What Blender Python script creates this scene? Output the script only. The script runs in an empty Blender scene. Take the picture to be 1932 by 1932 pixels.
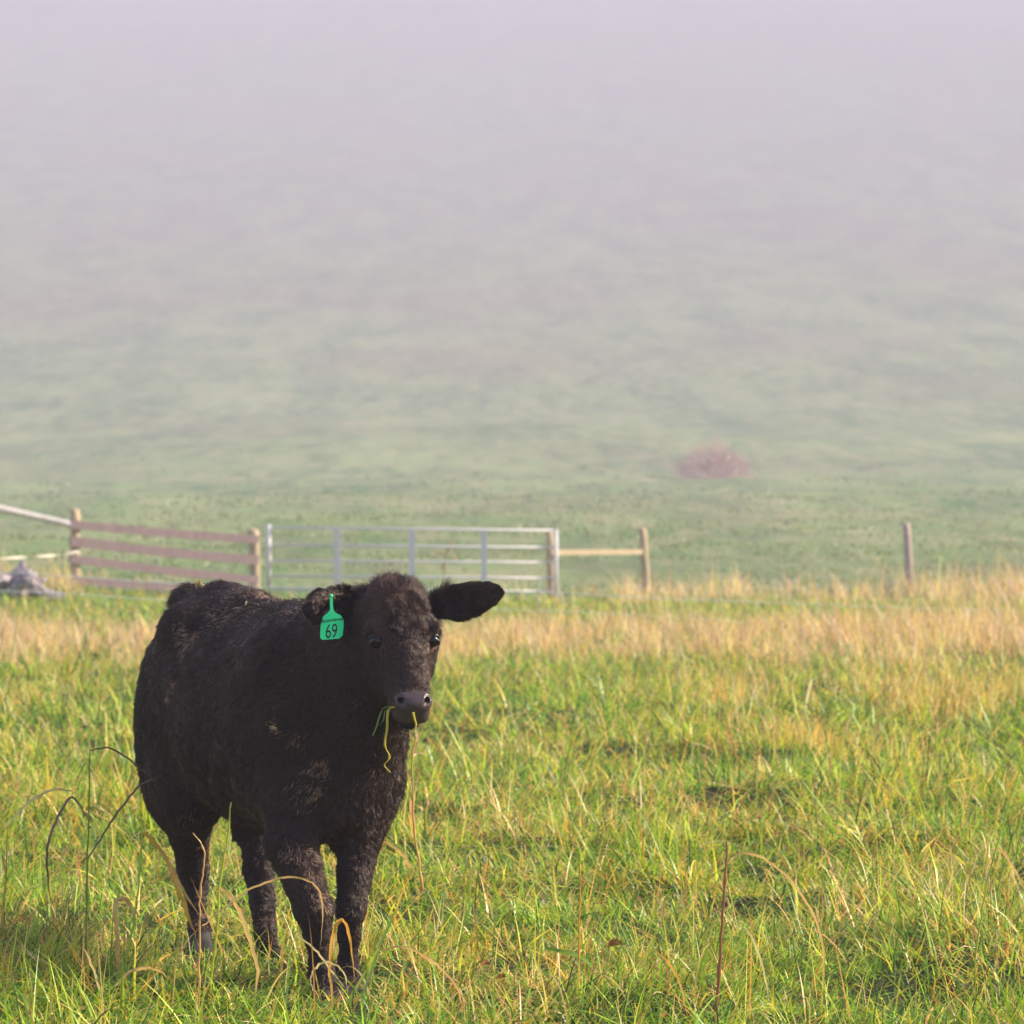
import bpy, bmesh, math, random
import numpy as np
from mathutils import Vector, Matrix, noise as mnoise

S = bpy.context.scene
COL = S.collection
R = math.radians
rng = np.random.default_rng(11)
random.seed(5)

# ------------------------------------------------------------------ camera
CAMZ = 1.5
FPX = 6400.0            # focal length in units of 1/1932 of the frame width
HOR = 930.0             # level line in the same units
camd = bpy.data.cameras.new('camera')
cam = bpy.data.objects.new('camera', camd)
COL.objects.link(cam)
cam.location = (0, 0, CAMZ)
cam.rotation_euler = (R(90) - math.atan((966 - HOR) / FPX), 0, 0)
camd.sensor_width = 36
camd.lens = 36 * FPX / 1932
camd.clip_start = 0.1
camd.clip_end = 3000
camd.dof.use_dof = True
camd.dof.focus_distance = 9.75
camd.dof.aperture_fstop = 7.0
S.camera = cam

# ------------------------------------------------------------------ light
SUN_EL, SUN_AZ = 29.0, 9.0        # azimuth measured from the right (+X) towards the back (+Y)
sdir = Vector((math.cos(R(SUN_EL)) * math.cos(R(SUN_AZ)), math.cos(R(SUN_EL)) * math.sin(R(SUN_AZ)), math.sin(R(SUN_EL))))
sl = bpy.data.lights.new('sun', 'SUN')
sl.energy = 5.0
sl.angle = R(0.6)
sl.color = (1.0, 0.87, 0.70)
so = bpy.data.objects.new('sun', sl)
so.rotation_euler = sdir.to_track_quat('Z', 'Y').to_euler()
COL.objects.link(so)
W = bpy.data.worlds.new('World')
S.world = W
W.use_nodes = True
wn = W.node_tree
sky = wn.nodes.new('ShaderNodeTexSky')
sky.sky_type = 'NISHITA'
sky.sun_disc = False
sky.sun_elevation = R(SUN_EL)
sky.sun_rotation = R(90 - SUN_AZ)
bg = wn.nodes['Background']
bg.inputs[1].default_value = 0.05
wn.links.new(sky.outputs[0], bg.inputs[0])
S.view_settings.view_transform = 'Standard'
S.view_settings.look = 'None'
S.view_settings.gamma = 1
S.view_settings.exposure = 2.6
S.cycles.use_denoising = True
S.cycles.volume_bounces = 0
S.cycles.max_bounces = 6
S.cycles.transparent_max_bounces = 8
try:
    S.cycles_curves.shape = 'RIBBONS'
except Exception:
    pass

# ------------------------------------------------------------------ helpers
def P(px, py, Y):
    """point seen at (px,py) of a 1932 px frame, at distance Y"""
    return Vector(((px - 966) / FPX * Y, Y, CAMZ - (py - HOR) / FPX * Y))

def hash3(i, j, k, seed):
    h = (i.astype(np.int64) * 374761393 + j.astype(np.int64) * 668265263 + k.astype(np.int64) * 2147483647 + seed * 1274126177) & 0xFFFFFFFF
    h = ((h ^ (h >> 13)) * 1274126177) & 0xFFFFFFFF
    h = ((h ^ (h >> 16)) * 2246822519) & 0xFFFFFFFF
    return ((h ^ (h >> 13)) & 0xFFFFFF) / float(0xFFFFFF)

def vnoise(x, y, z, scale, seed=0):
    """smooth value noise, -1..1; scale in metres"""
    x = np.asarray(x, float) / scale; y = np.asarray(y, float) / scale; z = np.asarray(z, float) / scale + np.zeros_like(x)
    i = np.floor(x); j = np.floor(y); k = np.floor(z)
    u = x - i; v = y - j; w = z - k
    u = u * u * (3 - 2 * u); v = v * v * (3 - 2 * v); w = w * w * (3 - 2 * w)
    r = 0
    for a in (0, 1):
        for b in (0, 1):
            for c in (0, 1):
                r = r + hash3(i + a, j + b, k + c, seed) * (u if a else 1 - u) * (v if b else 1 - v) * (w if c else 1 - w)
    return r * 2 - 1

def mat(name, color=None, rough=0.8, **kw):
    m = bpy.data.materials.new(name); m.use_nodes = True
    b = m.node_tree.nodes['Principled BSDF']
    if color is not None:
        b.inputs['Base Color'].default_value = (*color, 1)
    b.inputs['Roughness'].default_value = rough
    for k, v in kw.items():
        b.inputs[k.replace('_', ' ')].default_value = v
    return m, m.node_tree, b

def mixnode(nt, a, b, fac=None, blend='MIX'):
    n = nt.nodes.new('ShaderNodeMix'); n.data_type = 'RGBA'; n.blend_type = blend
    for s, v in ((n.inputs[6], a), (n.inputs[7], b)):
        if isinstance(v, tuple): s.default_value = (*v, 1)
        else: nt.links.new(v, s)
    if fac is not None:
        if isinstance(fac, float): n.inputs[0].default_value = fac
        else: nt.links.new(fac, n.inputs[0])
    return n.outputs[2]

def noisenode(nt, scale, detail=4, rough=.55, coord='Object', stretch=None, ramp=None):
    tc = nt.nodes.new('ShaderNodeTexCoord'); src = tc.outputs[coord]
    if stretch:
        mp = nt.nodes.new('ShaderNodeMapping'); mp.inputs['Scale'].default_value = stretch
        nt.links.new(src, mp.inputs[0]); src = mp.outputs[0]
    n = nt.nodes.new('ShaderNodeTexNoise'); n.inputs['Scale'].default_value = scale
    n.inputs['Detail'].default_value = detail; n.inputs['Roughness'].default_value = rough
    nt.links.new(src, n.inputs[0])
    o = n.outputs[0]
    if ramp:
        mr = nt.nodes.new('ShaderNodeMapRange'); mr.inputs[1].default_value, mr.inputs[2].default_value = ramp
        nt.links.new(o, mr.inputs[0]); o = mr.outputs[0]
    return o

def bump(nt, b, h, strength=.5, dist=.02):
    n = nt.nodes.new('ShaderNodeBump'); n.inputs['Strength'].default_value = strength; n.inputs['Distance'].default_value = dist
    nt.links.new(h, n.inputs['Height']); nt.links.new(n.outputs[0], b.inputs['Normal'])

def tag(o, label=None, cat=None, group=None, kind=None):
    if label: o['label'] = label
    if cat: o['category'] = cat
    if group: o['group'] = group
    if kind: o['kind'] = kind
    return o

def empty(name, loc, label, cat, group=None):
    o = bpy.data.objects.new(name, None); o.location = loc; o.empty_display_size = .1
    COL.objects.link(o); return tag(o, label, cat, group)

def np_mesh(name, V, F, m=None, smooth=False, col=None, parent=None):
    """V (n,3); F (k,4) quads or (k,3) tris"""
    V = np.asarray(V, np.float32); F = np.asarray(F, np.int32)
    me = bpy.data.meshes.new(name)
    me.vertices.add(len(V)); me.vertices.foreach_set('co', V.ravel())
    n, k = F.shape
    me.loops.add(n * k); me.loops.foreach_set('vertex_index', F.ravel())
    me.polygons.add(n)
    me.polygons.foreach_set('loop_start', np.arange(0, n * k, k, dtype=np.int32))
    me.polygons.foreach_set('loop_total', np.full(n, k, np.int32))
    me.update(calc_edges=True)
    if smooth: me.polygons.foreach_set('use_smooth', np.ones(n, bool))
    if col is not None:
        a = me.color_attributes.new('tint', 'FLOAT_COLOR', 'POINT')
        c = np.ones((len(V), 4), np.float32); c[:, :3] = col
        a.data.foreach_set('color', c.ravel())
    o = bpy.data.objects.new(name, me); COL.objects.link(o)
    if m: me.materials.append(m)
    if parent: o.parent = parent
    return o

def bm_obj(name, bm, m=None, parent=None, smooth=False):
    me = bpy.data.meshes.new(name)
    bmesh.ops.recalc_face_normals(bm, faces=bm.faces)
    bm.to_mesh(me); bm.free()
    if smooth: me.polygons.foreach_set('use_smooth', np.ones(len(me.polygons), bool))
    if m: me.materials.append(m)
    o = bpy.data.objects.new(name, me); COL.objects.link(o)
    if parent:
        o.parent = parent
        me.transform(Matrix.Translation(-parent.location))
    return o

def sweep(bm, pts, radii, seg=10, squash=1.0, side=None, cap=True):
    """tube through pts; squash flattens it"""
    pts = [Vector(p) for p in pts]
    rings = []
    if not hasattr(radii, '__len__'): radii = [radii] * len(pts)
    for i, p in enumerate(pts):
        d = (pts[min(i + 1, len(pts) - 1)] - pts[max(i - 1, 0)]).normalized()
        ref = Vector(side) if side else (Vector((0, 0, 1)) if abs(d.z) < .9 else Vector((0, 1, 0)))
        a = d.cross(ref).normalized(); b = d.cross(a).normalized()
        rings.append([bm.verts.new(p + (a * math.cos(2 * math.pi * k / seg) + b * squash * math.sin(2 * math.pi * k / seg)) * radii[i]) for k in range(seg)])
    for r0, r1 in zip(rings, rings[1:]):
        for k in range(seg):
            bm.faces.new((r0[k], r0[(k + 1) % seg], r1[(k + 1) % seg], r1[k]))
    if cap:
        bm.faces.new(rings[0]); bm.faces.new(rings[-1])

def smooth_path(pts, n=6):
    pts = [Vector(p) for p in pts]; out = []
    q = [pts[0] * 2 - pts[1]] + pts + [pts[-1] * 2 - pts[-2]]
    for i in range(1, len(q) - 2):
        for k in range(n):
            t = k / n
            out.append(.5 * ((2 * q[i]) + (-q[i - 1] + q[i + 1]) * t + (2 * q[i - 1] - 5 * q[i] + 4 * q[i + 1] - q[i + 2]) * t * t + (-q[i - 1] + 3 * q[i] - 3 * q[i + 1] + q[i + 2]) * t ** 3))
    out.append(pts[-1]); return out

# ------------------------------------------------------------------ terrain
PROF_Y = np.array([-60, 22, 40, 50, 62, 75, 110, 160, 230, 330, 458, 690, 1000, 1300, 1450, 1540])
_hp = np.array([1040, 985, 940, 885, 800, 640, 450, 220, 0, -90])
PROF_Z = np.concatenate([[0, 0, -.14, -.22, -.26], CAMZ + (HOR - _hp) / FPX * PROF_Y[5:15], [238]])
_py = np.linspace(-60, 1540, 3201)
_pz = np.interp(_py, PROF_Y, PROF_Z)
_k = np.ones(17) / 17
_pzs = np.convolve(np.pad(_pz, 8, mode='edge'), _k, mode='valid')
_pw = np.convolve(np.pad(_pz, 100, mode='edge'), np.ones(201) / 201, mode='valid')
_bw = np.clip((_py - 110) / 90, 0, 1) * np.clip((1480 - _py) / 40, 0, 1)
_pzs = _pzs * (1 - _bw) + _pw * _bw

def px_to_ground(px, py):
    Y = FPX * CAMZ / (py - HOR)
    return (px - 966) / FPX * Y, Y
HOLES = [(1410, 1640, .22, .09), (1690, 1850, .30, .10), (1150, 1590, .16, .05), (1220, 1760, .2, .05), (560, 1790, .25, .03), (300, 1750, .22, .05), (900, 1400, .4, .06), (1560, 1780, .2, .06)]
HOLES = [(*px_to_ground(a, b), r, d) for a, b, r, d in HOLES]

def G(x, y):
    x = np.asarray(x, float); y = np.asarray(y, float)
    z = np.interp(y, _py, _pzs)
    # the field rises gently towards the left by the fence
    s = np.clip((y - 32) / 20, 0, 1) * np.clip((90 - y) / 20, 0, 1)
    z = z + s * np.clip((-x - 3.8) / 3.2, 0, 3) * .22
    near = np.clip((60 - y) / 40, 0.25, 1)
    z = z + near * (.065 * vnoise(x, y, 0, .50, 3) + .034 * vnoise(x, y, 0, .20, 4) + .04 * vnoise(x, y, 0, 1.7, 5))
    far = np.clip((y - 62) / 60, 0, 1)
    z = z + far * (1.0 * vnoise(x, y, 0, 70, 6) + .3 * vnoise(x, y, 0, 18, 7)) + np.clip((y - 60) / 15, 0, 1) * (.10 * vnoise(x, y, 0, 2.6, 8) + .05 * vnoise(x, y, 0, .9, 9))
    for hx, hy, r, d in HOLES:
        z = z - d * np.exp(-(((x - hx) / r) ** 2 + ((y - hy) / (r * 1.4)) ** 2))
    return z
def g(x, y): return float(G(np.array([x]), np.array([y]))[0])

rows = np.concatenate([np.linspace(-50, 8, 30), 8.1 + np.cumsum(np.full(120, .1)), 20.2 * np.exp(np.linspace(.01, math.log(1530 / 20.2), 480))])
tt = np.linspace(-1, 1, 361)
xx = np.sign(tt) * np.abs(tt) ** 1.35
X = xx[None, :] * (9 + np.clip(np.abs(rows), 0, 1540) * .36)[:, None]
Y = np.repeat(rows[:, None], len(tt), 1)
Z = G(X, Y)
nr, nc = X.shape
idx = np.arange(nr * nc).reshape(nr, nc)
F = np.stack([idx[:-1, :-1], idx[:-1, 1:], idx[1:, 1:], idx[1:, :-1]], -1).reshape(-1, 4)
gm, nt, b = mat('pasture_turf', rough=.95, Specular_IOR_Level=.2)
n1 = noisenode(nt, .12, 7, .62, stretch=(1, .22, 1), ramp=(.38, .62))
n2 = noisenode(nt, .7, 7, .75, stretch=(1, .2, 1), ramp=(.45, .66))
n3 = noisenode(nt, .02, 4, .5, stretch=(1, .6, 1), ramp=(.48, .66))
c = mixnode(nt, (.12, .21, .07), (.26, .35, .13), n1)
c = mixnode(nt, c, (.44, .37, .23), mixnode(nt, (0, 0, 0), (.6, .6, .6), n2))
n4 = noisenode(nt, .45, 7, .72, stretch=(1, .18, 1), ramp=(.5, .64))
c = mixnode(nt, c, (.07, .12, .045), mixnode(nt, (0, 0, 0), (.5, .5, .5), n4))
c = mixnode(nt, c, (.30, .18, .15), mixnode(nt, (0, 0, 0), (.28, .28, .28), n3))
gp = nt.nodes.new('ShaderNodeNewGeometry'); sx = nt.nodes.new('ShaderNodeSeparateXYZ'); nt.links.new(gp.outputs['Position'], sx.inputs[0])
mr = nt.nodes.new('ShaderNodeMapRange'); mr.inputs[1].default_value = 36; mr.inputs[2].default_value = 58; nt.links.new(sx.outputs['Y'], mr.inputs[0])
soil = mixnode(nt, (.04, .036, .018), (.07, .10, .025), noisenode(nt, 6, 5, .65, ramp=(.35, .65)))
c = mixnode(nt, soil, c, mr.outputs[0])
nt.links.new(c, b.inputs['Base Color'])
nb = noisenode(nt, 1.6, 8, .75)
bump(nt, b, nb, .9, .35)
pasture = np_mesh('pasture_ground', np.stack([X, Y, Z], -1).reshape(-1, 3), F, gm, smooth=True)
tag(pasture, kind='structure')

# ------------------------------------------------------------------ haze
hz = bmesh.new(); bmesh.ops.create_cube(hz, size=1)
hm = bpy.data.materials.new('haze_air'); hm.use_nodes = True
hnt = hm.node_tree; hnt.nodes.remove(hnt.nodes['Principled BSDF'])
pv = hnt.nodes.new('ShaderNodeVolumePrincipled')
pv.inputs['Color'].default_value = (.565, .562, .745, 1)
pv.inputs['Density'].default_value = .0023
pv.inputs['Anisotropy'].default_value = 0.0
hnt.links.new(pv.outputs[0], hnt.nodes['Material Output'].inputs['Volume'])
haze = bm_obj('haze', hz, hm)
for v in haze.data.vertices: v.co = Vector((v.co.x * 1400, v.co.y * 1680, v.co.z * 254))
haze.location = (0, 750, 123)
tag(haze, kind='stuff')

# ------------------------------------------------------------------ grass
def blade_mat(name, trans=.38, gloss=.006):
    m = bpy.data.materials.new(name); m.use_nodes = True; nt = m.node_tree
    nt.nodes.remove(nt.nodes['Principled BSDF'])
    at = nt.nodes.new('ShaderNodeAttribute'); at.attribute_name = 'tint'
    d = nt.nodes.new('ShaderNodeBsdfDiffuse'); t = nt.nodes.new('ShaderNodeBsdfTranslucent'); gl = nt.nodes.new('ShaderNodeBsdfGlossy')
    gl.inputs['Roughness'].default_value = .4; gl.inputs['Color'].default_value = (1, 1, 1, 1)
    nt.links.new(at.outputs['Color'], d.inputs[0])
    tc = mixnode(nt, at.outputs['Color'], (1.35, 1.25, .55), 1.0, 'MULTIPLY')
    nt.links.new(tc, t.inputs[0])
    m1 = nt.nodes.new('ShaderNodeMixShader'); m1.inputs[0].default_value = trans
    nt.links.new(d.outputs[0], m1.inputs[1]); nt.links.new(t.outputs[0], m1.inputs[2])
    m2 = nt.nodes.new('ShaderNodeMixShader')
    fr = nt.nodes.new('ShaderNodeLayerWeight'); fr.inputs[0].default_value = .25
    mm = nt.nodes.new('ShaderNodeMath'); mm.operation = 'MULTIPLY_ADD'; mm.inputs[1].default_value = .10; mm.inputs[2].default_value = gloss
    nt.links.new(fr.outputs[1], mm.inputs[0]); nt.links.new(mm.outputs[0], m2.inputs[0])
    nt.links.new(m1.outputs[0], m2.inputs[1]); nt.links.new(gl.outputs[0], m2.inputs[2])
    nt.links.new(m2.outputs[0], nt.nodes['Material Output'].inputs[0])
    return m
GRASS = blade_mat('grass_blade')
DRY = blade_mat('dry_blade', .45, .0)

def blades(name, x, y, heading, L, w, th0, bend, colr, m, segs=4, zoff=-.01, kink=None):
    n = len(x)
    z = G(x, y) + zoff
    ts = np.linspace(0, 1, segs + 1)
    pos = np.stack([x, y, z], -1)
    hd = np.stack([np.cos(heading), np.sin(heading), np.zeros(n)], -1)
    tw = heading + np.pi / 2 + rng.normal(0, .45, n)
    sd = np.stack([np.cos(tw), np.sin(tw), rng.normal(0, .25, n)], -1)
    rowsv = []; p = pos.copy()
    for i, t in enumerate(ts):
        wd = w * (1 - t) ** .8 if i else w * .8
        if i == segs: wd = w * .06
        rowsv.append(p - sd * wd[:, None] * .5 if hasattr(wd, '__len__') else p)
        rowsv.append(p + sd * wd[:, None] * .5)
        th = th0 + bend * (t + .5 / segs) ** 1.3
        if kink is not None: th = th + kink * (t > .45)
        p = p + (hd * np.sin(th)[:, None] + np.array([0, 0, 1.]) * np.cos(th)[:, None]) * (L / segs)[:, None]
    V = np.stack(rowsv, 1).reshape(-1, 3)
    k = 2 * (segs + 1)
    base = (np.arange(n) * k)[:, None, None]
    q = np.array([[2 * i, 2 * i + 1, 2 * i + 3, 2 * i + 2] for i in range(segs)])[None]
    F = (base + q).reshape(-1, 4)
    C = np.repeat(colr, k, 0)
    o = np_mesh(name, V, F, m, smooth=True, col=C)
    return o

def pick(n, cols, wts, jit=.18):
    c = np.array(cols)[rng.choice(len(cols), n, p=np.array(wts) / sum(wts))]
    return np.clip(c * np.exp(rng.normal(0, jit, (n, 1))) * np.exp(rng.normal(0, .06, (n, 3))), 0, .9)

GREENS = [(.13, .26, .022), (.24, .42, .032), (.42, .55, .050), (.055, .13, .020), (.62, .58, .07)]
STRAW = [(.68, .47, .16), (.64, .38, .11), (.74, .60, .28), (.42, .20, .07)]

def band(y0, y1, dens, L0, L1, w, seed, straw=.16, clump=.05, margin=1.2, segs=4):
    ym = (y0 + y1) / 2
    hw0 = y0 * .151 + margin; hw1 = y1 * .151 + margin
    area = (hw0 + hw1) * (y1 - y0)
    n = int(area * dens); nc = max(n // 26, 1)
    cy = rng.uniform(y0, y1, nc); cx = rng.uniform(-1, 1, nc) * (cy * .151 + margin)
    ch = vnoise(cx, cy, 0, .7, seed) * 2.6 + .5 + rng.normal(0, .8, nc)
    ci = rng.integers(0, nc, n)
    x = cx[ci] + rng.normal(0, clump, n); y = cy[ci] + rng.normal(0, clump, n)
    for hx, hy, r, d in HOLES:
        kp = rng.uniform(0, 1, n) > 1.15 * np.exp(-(((x - hx) / (r * .8)) ** 2 + ((y - hy) / r) ** 2)) * min(1, d / .07)
        x, y, ci = x[kp], y[kp], ci[kp]; n = len(x)
    rad_h = np.arctan2(y - cy[ci], x - cx[ci])
    head = np.where(rng.uniform(0, 1, n) < .6, rad_h + rng.normal(0, .4, n), ch[ci] + rng.normal(0, .6, n))
    patch = vnoise(x, y, 0, .9, seed + 1) * .6 + vnoise(x, y, 0, .3, seed + 2) * .4
    tall = 1 + .45 * vnoise(x, y, 0, .5, seed + 3)
    L = rng.uniform(L0, L1, n) * tall * (.45 + 1.15 * rng.uniform(0, 1, nc)[ci] ** 1.8)
    for fx, fy, fr, fa in ((-.55, 9.85, .42, .62), (-.76, 10.5, .30, .5), (-1.05, 11.1, .30, .5), (-.55, 9.5, .40, .5)):
        L = L * (1 - fa * np.exp(-(((x - fx) ** 2 + (y - fy) ** 2) / fr ** 2)))
    th0 = np.abs(rng.normal(1.1, .5, n)); bend = rng.uniform(.1, 1.7, n)
    colr = pick(n, GREENS, [3, 3.2, 2.2, 2.6, 1.4])
    isst = rng.uniform(0, 1, n) < np.clip(straw * (1 + 1.6 * patch), .02, .9)
    colr[isst] = pick(isst.sum(), STRAW, [3, 2, 2, 1.2])
    yel = np.clip(vnoise(x, y, 0, 1.3, seed + 5), 0, 1)[:, None] * .35
    colr = colr * (1 - yel) + colr * np.array([1.35, 1.1, .9]) * yel
    ww = w * rng.uniform(.55, 1.4, n)
    return x, y, head, L, ww, th0, bend, colr

def cat(*a): return [np.concatenate(z) for z in zip(*a)]
A = cat(band(9.0, 11.6, 9500, .07, .20, .0068, 21, .21, .055),
        band(11.5, 15, 6000, .07, .20, .0080, 31, .20, .06),
        band(14.9, 20, 3200, .08, .22, .0098, 41, .21, .07),
        band(19.9, 30, 1300, .10, .24, .013, 51, .17, .09, 1.5),
        band(29.5, 54, 420, .10, .24, .020, 61, .18, .16, 2.0))
for y0_, y1_, dn_, w_ in ((6.5, 14, 2600, .009), (14, 30, 900, .013)):
    ex = band(y0_, y1_, dn_, .09, .22, w_, 71, .15, .08, 4.5)
    out_ = (np.abs(ex[0]) > ex[1] * .151 + 1.1) | (ex[1] < 9)
    A = cat(A, [v[out_] for v in ex])
tag(blades('meadow_grass', *A, GRASS), 'short green pasture grass mixed with yellow blades', 'grass', kind='stuff')

# hill side: coarse tufts that give the far slope its mottling
def far_tufts():
    n = 80000
    y = 56 + (rng.uniform(0, 1, n) ** 1.7) * 210; x = rng.uniform(-1, 1, n) * (y * .155 + 4)
    keep = -np.clip((y - 90) / 120, 0, 2) + vnoise(x, y, 0, 2.2, 71) + .6 * vnoise(x, y, 0, .8, 72) + rng.normal(0, .35, n) > .05
    x, y = x[keep], y[keep]; n = len(x)
    colr = pick(n, [(.12, .20, .06), (.19, .26, .09), (.25, .27, .13), (.30, .27, .17), (.11, .17, .06)], [3, 3, 1.6, .6, 1.2])
    sc = np.clip(y / 60, 1, 5)
    return x, y, rng.uniform(0, 6.28, n), rng.uniform(.05, .10, n) * sc ** .7, .05 * sc, np.abs(rng.normal(.5, .3, n)), rng.uniform(.2, 1, n), colr
tag(blades('hillside_grass', *far_tufts(), GRASS, segs=2), 'coarse grass tufts on the foggy hillside', 'grass', kind='stuff')

# pale dead weeds in front of the fence and along it
def weeds(n, yr, xr, Lr, w, seed, mask=None, pinkish=.5):
    y = rng.uniform(*yr, n); x = rng.uniform(*xr, n)
    k = vnoise(x, y, 0, 2.0, seed + 7) * .5 + vnoise(x, y, 0, 1.0, seed) * .7 + .8 * vnoise(x, y, 0, .35, seed + 1)
    if mask is not None: k = k + mask(x, y)
    if yr == (28.5, 38): k = k - np.clip(30.6 + 2.0 * vnoise(x, 0, 0, 1.3, 87) + 1.0 * vnoise(x, 0, 0, .4, 88) - y, 0, 9) * .6
    kk = k + rng.normal(0, .2, n) > 0
    x, y, k = x[kk], y[kk], k[kk]; n = len(x)
    L = rng.uniform(*Lr, n) * (.55 + .7 * np.clip(k, 0, 1.2))
    colr = pick(n, [(.64, .48, .30), (.58, .42, .27), (.70, .57, .38), (.42, .28, .19), (.26, .33, .11)], [3, 2.6, 2, 1.3, .7])
    return x, y, rng.uniform(0, 6.28, n), L, w * rng.uniform(.6, 1.4, n), np.abs(rng.normal(.25, .25, n)), rng.uniform(0, 1.8, n), colr
def m1(x, y):
    px = 966 + x / y * FPX
    return np.interp(px, [0, 300, 860, 1050, 1400, 1932], [.18, .15, .0, .15, .4, .6])
W1 = weeds(56000, (28.5, 38), (-6.5, 7.5), (.12, .50), .013, 81, m1)
W1b = weeds(3500, (20, 29), (-5, 6.5), (.15, .5), .009, 85, lambda x, y: np.where(x > 1.2, .12, -.15) + (y - 27) * .08)
tag(blades('dead_weeds', *cat(W1, W1b), DRY, segs=4, kink=None), 'pale tan dead grass band across the field', 'weeds', kind='stuff')
def m2(x, y):
    px = 966 + x / y * FPX
    return np.interp(px, [-200, 150, 240, 500, 1100, 1200, 1500, 1932, 2100], [-.1, -.2, -1, -1.3, -1, -.2, -.2, .15, .2])
W2 = weeds(16000, (50, 60), (-9.5, 10.5), (.25, .85), .02, 91, m2)
tag(blades('fence_weeds', *W2, DRY, segs=4), 'pale dead weeds standing along the fence line', 'weeds', kind='stuff')

# scattered straw stalks over the near meadow
def straws():
    n = 1500
    y = 9.4 + rng.uniform(0, 1, n) ** 1.2 * 16; x = rng.uniform(-1, 1, n) * (y * .155 + .8)
    k = vnoise(x, y, 0, 1.2, 95) + .25 * (x > .5) + rng.normal(0, .3, n) > .1
    x, y = x[k], y[k]; n = len(x)
    colr = pick(n, STRAW + [(.28, .33, .07)], [3, 2.5, 2, 1.2, 1.5])
    return x, y, rng.normal(.8, 1.4, n), rng.uniform(.15, .36, n), .0045 + rng.uniform(0, .003, n) + y * .0001, np.abs(rng.normal(.2, .25, n)), rng.uniform(.2, 2.4, n) * (rng.uniform(0, 1, n) > .3), colr
tag(blades('straw_grass', *straws(), DRY, segs=7), 'scattered bent straw coloured stalks among the grass', 'grass', kind='stuff')

# ------------------------------------------------------------------ calf
# cow axes: u forward, v towards the animal's right, w up; origin under the withers
AZ = R(26)
f_ = np.array([math.sin(AZ), -math.cos(AZ), 0]); r_ = np.array([-math.cos(AZ), -math.sin(AZ), 0]); z_ = np.array([0, 0, 1.])
O_ = np.array([-.575, 10.28, 0])
def B(u, v, w): return O_ + u * f_ + v * r_ + w * z_
BODY_AX = np.stack([f_, r_, z_])
PSI, PHI = R(14), R(55)
ha = np.array([math.cos(PHI) * math.sin(PSI), -math.cos(PHI) * math.cos(PSI), -math.sin(PHI)])
hn = np.array([math.sin(PHI) * math.sin(PSI), -math.sin(PHI) * math.cos(PSI), math.cos(PHI)])
hs = np.array([math.cos(PSI), math.sin(PSI), 0])
HEAD0 = np.array(P(752, 1082, 9.80))
def H(a, s, n): return HEAD0 + a * ha + s * hs + n * hn
HEAD_AX = np.stack([ha, hs, hn])
def PP(px, py, Y): return np.array(P(px, py, Y))

h_ = .0060
lo = np.array([-1.46, 9.28, -.02]); hi = np.array([.02, 11.62, 1.42])
dims = np.ceil((hi - lo) / h_).astype(int)
FLD = np.full(dims, .4, np.float32)
ax_ = [lo[i] + h_ * np.arange(dims[i], dtype=np.float32) for i in range(3)]

def region(bl, bh):
    a = np.clip(np.floor((bl - lo) / h_).astype(int), 0, dims); b_ = np.clip(np.ceil((bh - lo) / h_).astype(int) + 1, 0, dims)
    sl_ = tuple(slice(a[i], b_[i]) for i in range(3))
    return sl_, [ax_[0][sl_[0]][:, None, None], ax_[1][sl_[1]][None, :, None], ax_[2][sl_[2]][None, None, :]]

def combine(sl_, d, k, sub=False):
    cur = FLD[sl_]
    if sub:
        d = -d; hh = np.maximum(k - np.abs(cur - d), 0) / k
        FLD[sl_] = np.maximum(cur, d) + hh * hh * k * .25
    else:
        hh = np.maximum(k - np.abs(cur - d), 0) / k
        FLD[sl_] = np.minimum(cur, d) - hh * hh * k * .25

def ell(c, rad, axes=BODY_AX, k=.06, sub=False):
    rad = np.array(rad, float); c = np.array(c)
    ext = np.sqrt(((axes * rad[:, None]) ** 2).sum(0)) + 2.2 * k + .04
    sl_, (gx, gy, gz) = region(c - ext, c + ext)
    q = [(gx - c[0]) * a[0] + (gy - c[1]) * a[1] + (gz - c[2]) * a[2] for a in axes]
    k0 = np.sqrt(sum((q[i] / rad[i]) ** 2 for i in range(3)))
    k1 = np.sqrt(sum((q[i] / rad[i] ** 2) ** 2 for i in range(3))) + 1e-6
    combine(sl_, (k0 * (k0 - 1) / k1).astype(np.float32), k, sub)

def cap(p0, r0, p1, r1, k=.04, sub=False, flat=None):
    p0 = np.array(p0); p1 = np.array(p1); rm = max(r0, r1) + k + .02
    sl_, (gx, gy, gz) = region(np.minimum(p0, p1) - rm, np.maximum(p0, p1) + rm)
    d = p1 - p0; L2 = d @ d
    dx, dy, dz = gx - p0[0], gy - p0[1], gz - p0[2]
    t = np.clip((dx * d[0] + dy * d[1] + dz * d[2]) / L2, 0, 1)
    qx, qy, qz = dx - t * d[0], dy - t * d[1], dz - t * d[2]
    if flat is not None:
        fn, fs = flat; s = (qx * fn[0] + qy * fn[1] + qz * fn[2]); e = (fs - 1)
        qx, qy, qz = qx + s * e * fn[0], qy + s * e * fn[1], qz + s * e * fn[2]
        combine(sl_, ((np.sqrt(qx * qx + qy * qy + qz * qz) - (r0 + (r1 - r0) * t)) / fs ** .7).astype(np.float32), k, sub)
        return
    combine(sl_, (np.sqrt(qx * qx + qy * qy + qz * qz) - (r0 + (r1 - r0) * t)).astype(np.float32), k, sub)

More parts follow.
